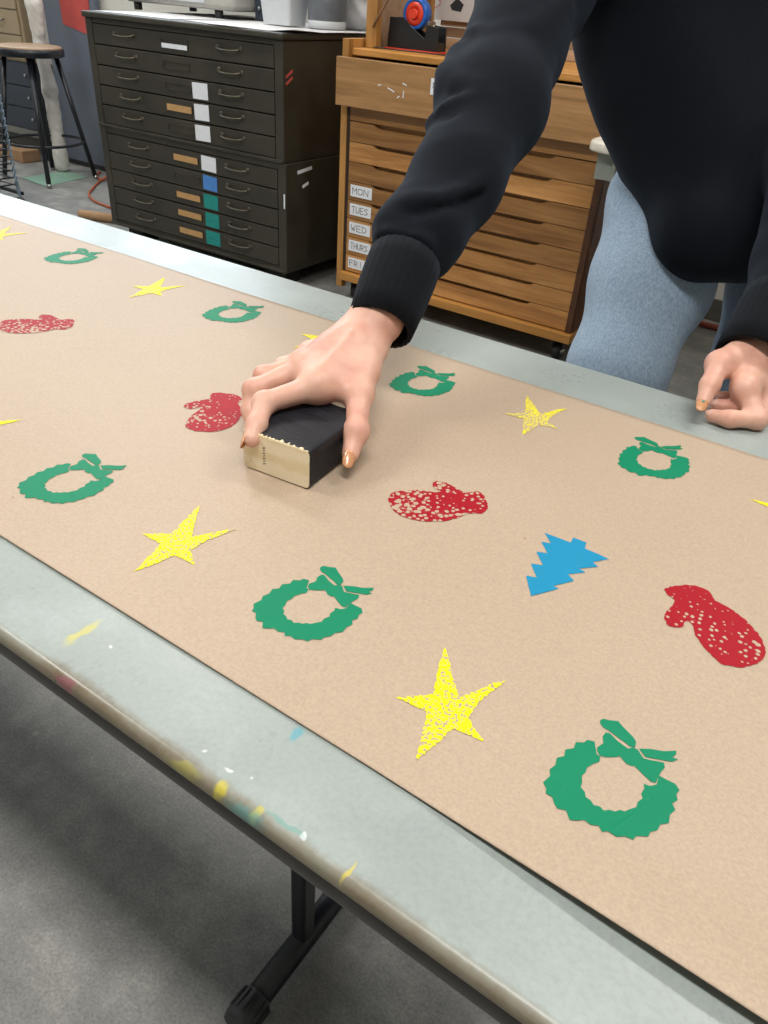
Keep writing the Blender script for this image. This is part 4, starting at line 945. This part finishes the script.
# ------------------------------------------------------------------ far left corner things
# blue grey locker-like panel with a red sheet
gx0, gx1 = ony(31, 50, 3.28)[0]+.07, ony(97, 120, Y1-.05)[0]+.12
pn = empty('grey_panel', ((gx0+gx1)/2, Y1-.05, 0), 'tall blue-grey panel leaning on the back wall behind the stool', 'panel')
MB().box((gx0, Y1-.055, .002), (gx1, Y1-.020, 1.9), .004).build('panel_board', M_GREYPANEL, pn)
MB().box((gx0+.02, Y1-.060, .002), (gx1-.02, Y1-.0555, .03), .001).build('kick_strip', M_BLACK, pn)
ra, rb = ony(63, 24, Y1-.06), ony(86.5, 32, Y1-.06)
m = MB(); m.prism([(ra[0], Y1-.0565, ra[2]), (rb[0]+.05, Y1-.0565, rb[2]-.02), (rb[0]+.05, Y1-.0565, ra[2]+.45), (ra[0]-.02, Y1-.0565, ra[2]+.45)], (0, -.003, 0)); o = m.build('red_sheet', M_RED); tag(o, 'red sheet hanging on the blue-grey panel beside the dark flat file', 'sheet')
# beige small-drawer cabinet on a dark shelf unit
bx1 = ony(27, 50, 3.28)[0]; bz = .56
bc = empty('beige_drawer_cabinet', (bx1-.4, 3.25, bz), 'beige enamel drawer cabinet on top of the dark unit at far left', 'drawer cabinet')
MB().box((bx1-.8, 3.28, bz+.001), (bx1, 3.41, 1.25), .005).build('cabinet_body', M_BEIGE, bc)
for k in range(5):
    for j in range(2):
        z0 = bz+.015+.132*k; xx1 = bx1-.025-.39*j
        d = MB().box((xx1-.37, 3.268, z0), (xx1, 3.2795, z0+.124), .003).build('drawer', M_BEIGE, bc)
        m = MB(); m.tube([(xx1-.22, 3.269, z0+.075), (xx1-.21, 3.248, z0+.07), (xx1-.15, 3.248, z0+.07), (xx1-.14, 3.269, z0+.075)], .005, 8); m.build('handle', M_STEEL, d)
dk = empty('dark_drawer_unit', (bx1-.4, 3.25, 0), 'dark slate drawer unit below the beige cabinet behind the stool', 'drawer cabinet')
MB().box((bx1-.85, 3.28, .17), (bx1+.04, 3.41, bz), .004).build('cabinet_body', M_DKCAB, dk)
for k in range(3):
    z0 = .18+.125*k; d = MB().box((bx1-.82, 3.268, z0), (bx1+.03, 3.2795, z0+.118), .003).build('drawer', M_DKCAB, dk)
    MB().lathe((bx1-.04, 3.268, z0+.06), [(.008, 0), (.008, .012)], 12, (0, -1, 0)).build('knob', M_STEEL, d)
m = MB()
for x in (bx1-.80, bx1+.02):
    for y in (3.30, 3.39): MB().box((x-.015, y-.015, 0), (x+.015, y+.015, .1695), .002).build('leg', M_BLACKMETAL, dk)
m = MB(); m.box((bx1-.30, 3.12, .001), (bx1-.01, 3.25, .07), .004); o = m.build('cardboard_box', M_CARD); tag(o, 'flat brown cardboard box on the floor under the dark drawer unit', 'box')
# white cloth roll standing by the panel
q0, q1, q2, q3 = ony(60, 152, 3.16), ony(50, 90, 3.17), ony(40, 45, 3.18), ony(34, 5, 3.185)
q0[2] = .04
cl = sdf_mesh([(q0, q1, .038, .042, .02), (q1, q2, .042, .034, .02), (q2, q3, .034, .045, .02), (q3, q3+np.array([-.03, .0, .25]), .045, .04, .02), (q2+np.array([.03, 0, .06]), q2+np.array([.025, 0, .2]), .02, .03, .02), (q0, q0+np.array([0, 0, .06]), .04, .04, .02)], .006, .02, .02, lambda P: .003*np.sin(P[:, 2]*75+P[:, 0]*90)*np.sin(P[:, 0]*120+P[:, 2]*40))
cl[0][:, 2] = np.maximum(cl[0][:, 2], .001); cl[0][:, 1] = np.minimum(cl[0][:, 1], 3.244)
o = mesh_from([(*cl, 0)], 'cloth_roll', [M_FABRIC]); tag(o, 'lumpy off-white cloth roll standing between the beige cabinet and grey panel', 'cloth roll')
# wire drying rack at the frame's left edge
dr = empty('drying_rack', (-4.3, 2.2, 0), 'black wire drying rack with bright hinge hooks at the left edge', 'drying rack')
rx, ry = -4.00, 1.97
for k in range(19):
    z = .10+.034*k; sh = -.0*k
    m = MB(); m.tube([(rx-.55, ry, z), (rx-.02, ry, z), (rx-.02, ry+.5, z), (rx-.55, ry+.5, z)], .0035, 6, closed=True)
    for j in range(4): m.tube([(rx-.12-.11*j, ry, z), (rx-.12-.11*j, ry+.5, z)], .0022, 5)
    s_ = m.build('wire_shelf', M_BLACKMETAL, dr)
    m = MB(); m.tube([(rx-.016, ry+.504, z-.004), (rx-.004, ry+.508, z+.016), (rx+.008, ry+.508, z+.034), (rx+.012, ry+.504, z+.050)], .0045, 6); m.build('hinge_hook', M_WIRE, s_)
for lo_, zt_ in (((rx-.014, ry-.02), .75), ((rx-.58, ry+.505), .75), ((rx-.58, ry-.02), .75), ((rx-.014, ry+.508), .12)): MB().box((*lo_, .045), (lo_[0]+.014, lo_[1]+.012, zt_), .001).build('post', M_WIRE, dr)
for y in (ry-.04, ry+.521): MB().box((rx-.6, y, .045), (rx+.0, y+.018, .062), .002).build('base_rail', M_BLACKMETAL, dr)
for y in (ry+.0, ry+.5): 
    c_ = MB().lathe((rx+.006, y, .022), [(.010, 0), (.022, .002), (.022, .018), (.010, .02)], 20, (1, 0, 0)).build('caster', M_RUBBER, dr)
    MB().box((rx+.004, y-.012, .026), (rx+.028, y+.012, .0445), .002).build('caster_fork', M_STEEL, c_)
# green sheet, cord, cardboard tube on the floor
g = [onz(x, y, .001) for x, y in ((22, 178), (46, 186.5), (88, 177), (65, 171))]
MBt = MB(); MBt.prism(g, (0, 0, .0015)); o = MBt.build('green_sheet', M_GREEN); tag(o, 'pale green rectangular sheet lying on the floor under the stool', 'sheet')
pts = [onz(x, y, .008) for x, y in ((100, 172), (97, 176), (102, 180), (108, 176), (100, 181), (94, 187), (89, 194), (93, 200), (101, 204), (112, 208))]
sp = []
for i in range(len(pts)-1):
    p_, a, b, n_ = pts[max(i-1, 0)], pts[i], pts[i+1], pts[min(i+2, len(pts)-1)]
    for k in range(6):
        u_ = k/6; sp.append(.5*((2*a)+(-p_+b)*u_+(2*p_-5*a+4*b-n_)*u_**2+(-p_+3*a-3*b+n_)*u_**3))
m = MB(); m.tube(sp, .006, 8); o = m.build('extension_cord', M_CORD); tag(o, 'orange extension cord coiled on the floor beside the dark flat file', 'cord')
a, b = onz(80, 214, .022), onz(125, 220, .022)
m = MB(); m.lathe(a, [(.018, 0), (.022, 0), (.022, np.linalg.norm(b-a)), (.018, np.linalg.norm(b-a)), (.018, .0)], 24, b-a, cap=False); o = m.build('cardboard_tube', M_CARD); tag(o, 'brown cardboard tube on the floor at the foot of the dark flat file', 'tube')

# ------------------------------------------------------------------ world and view
wd = bpy.data.worlds.new('world'); bpy.context.scene.world = wd; wd.use_nodes = True
wd.node_tree.nodes['Background'].inputs[0].default_value = (.75, .85, 1, 1); wd.node_tree.nodes['Background'].inputs[1].default_value = .6
vs = bpy.context.scene.view_settings
vs.view_transform = 'Standard'; vs.look = 'None'; vs.gamma = 1; vs.use_curve_mapping = False; vs.exposure = 0.13
cy = bpy.context.scene.cycles
cy.use_denoising = True; cy.max_bounces = 8; cy.sample_clamp_indirect = 6
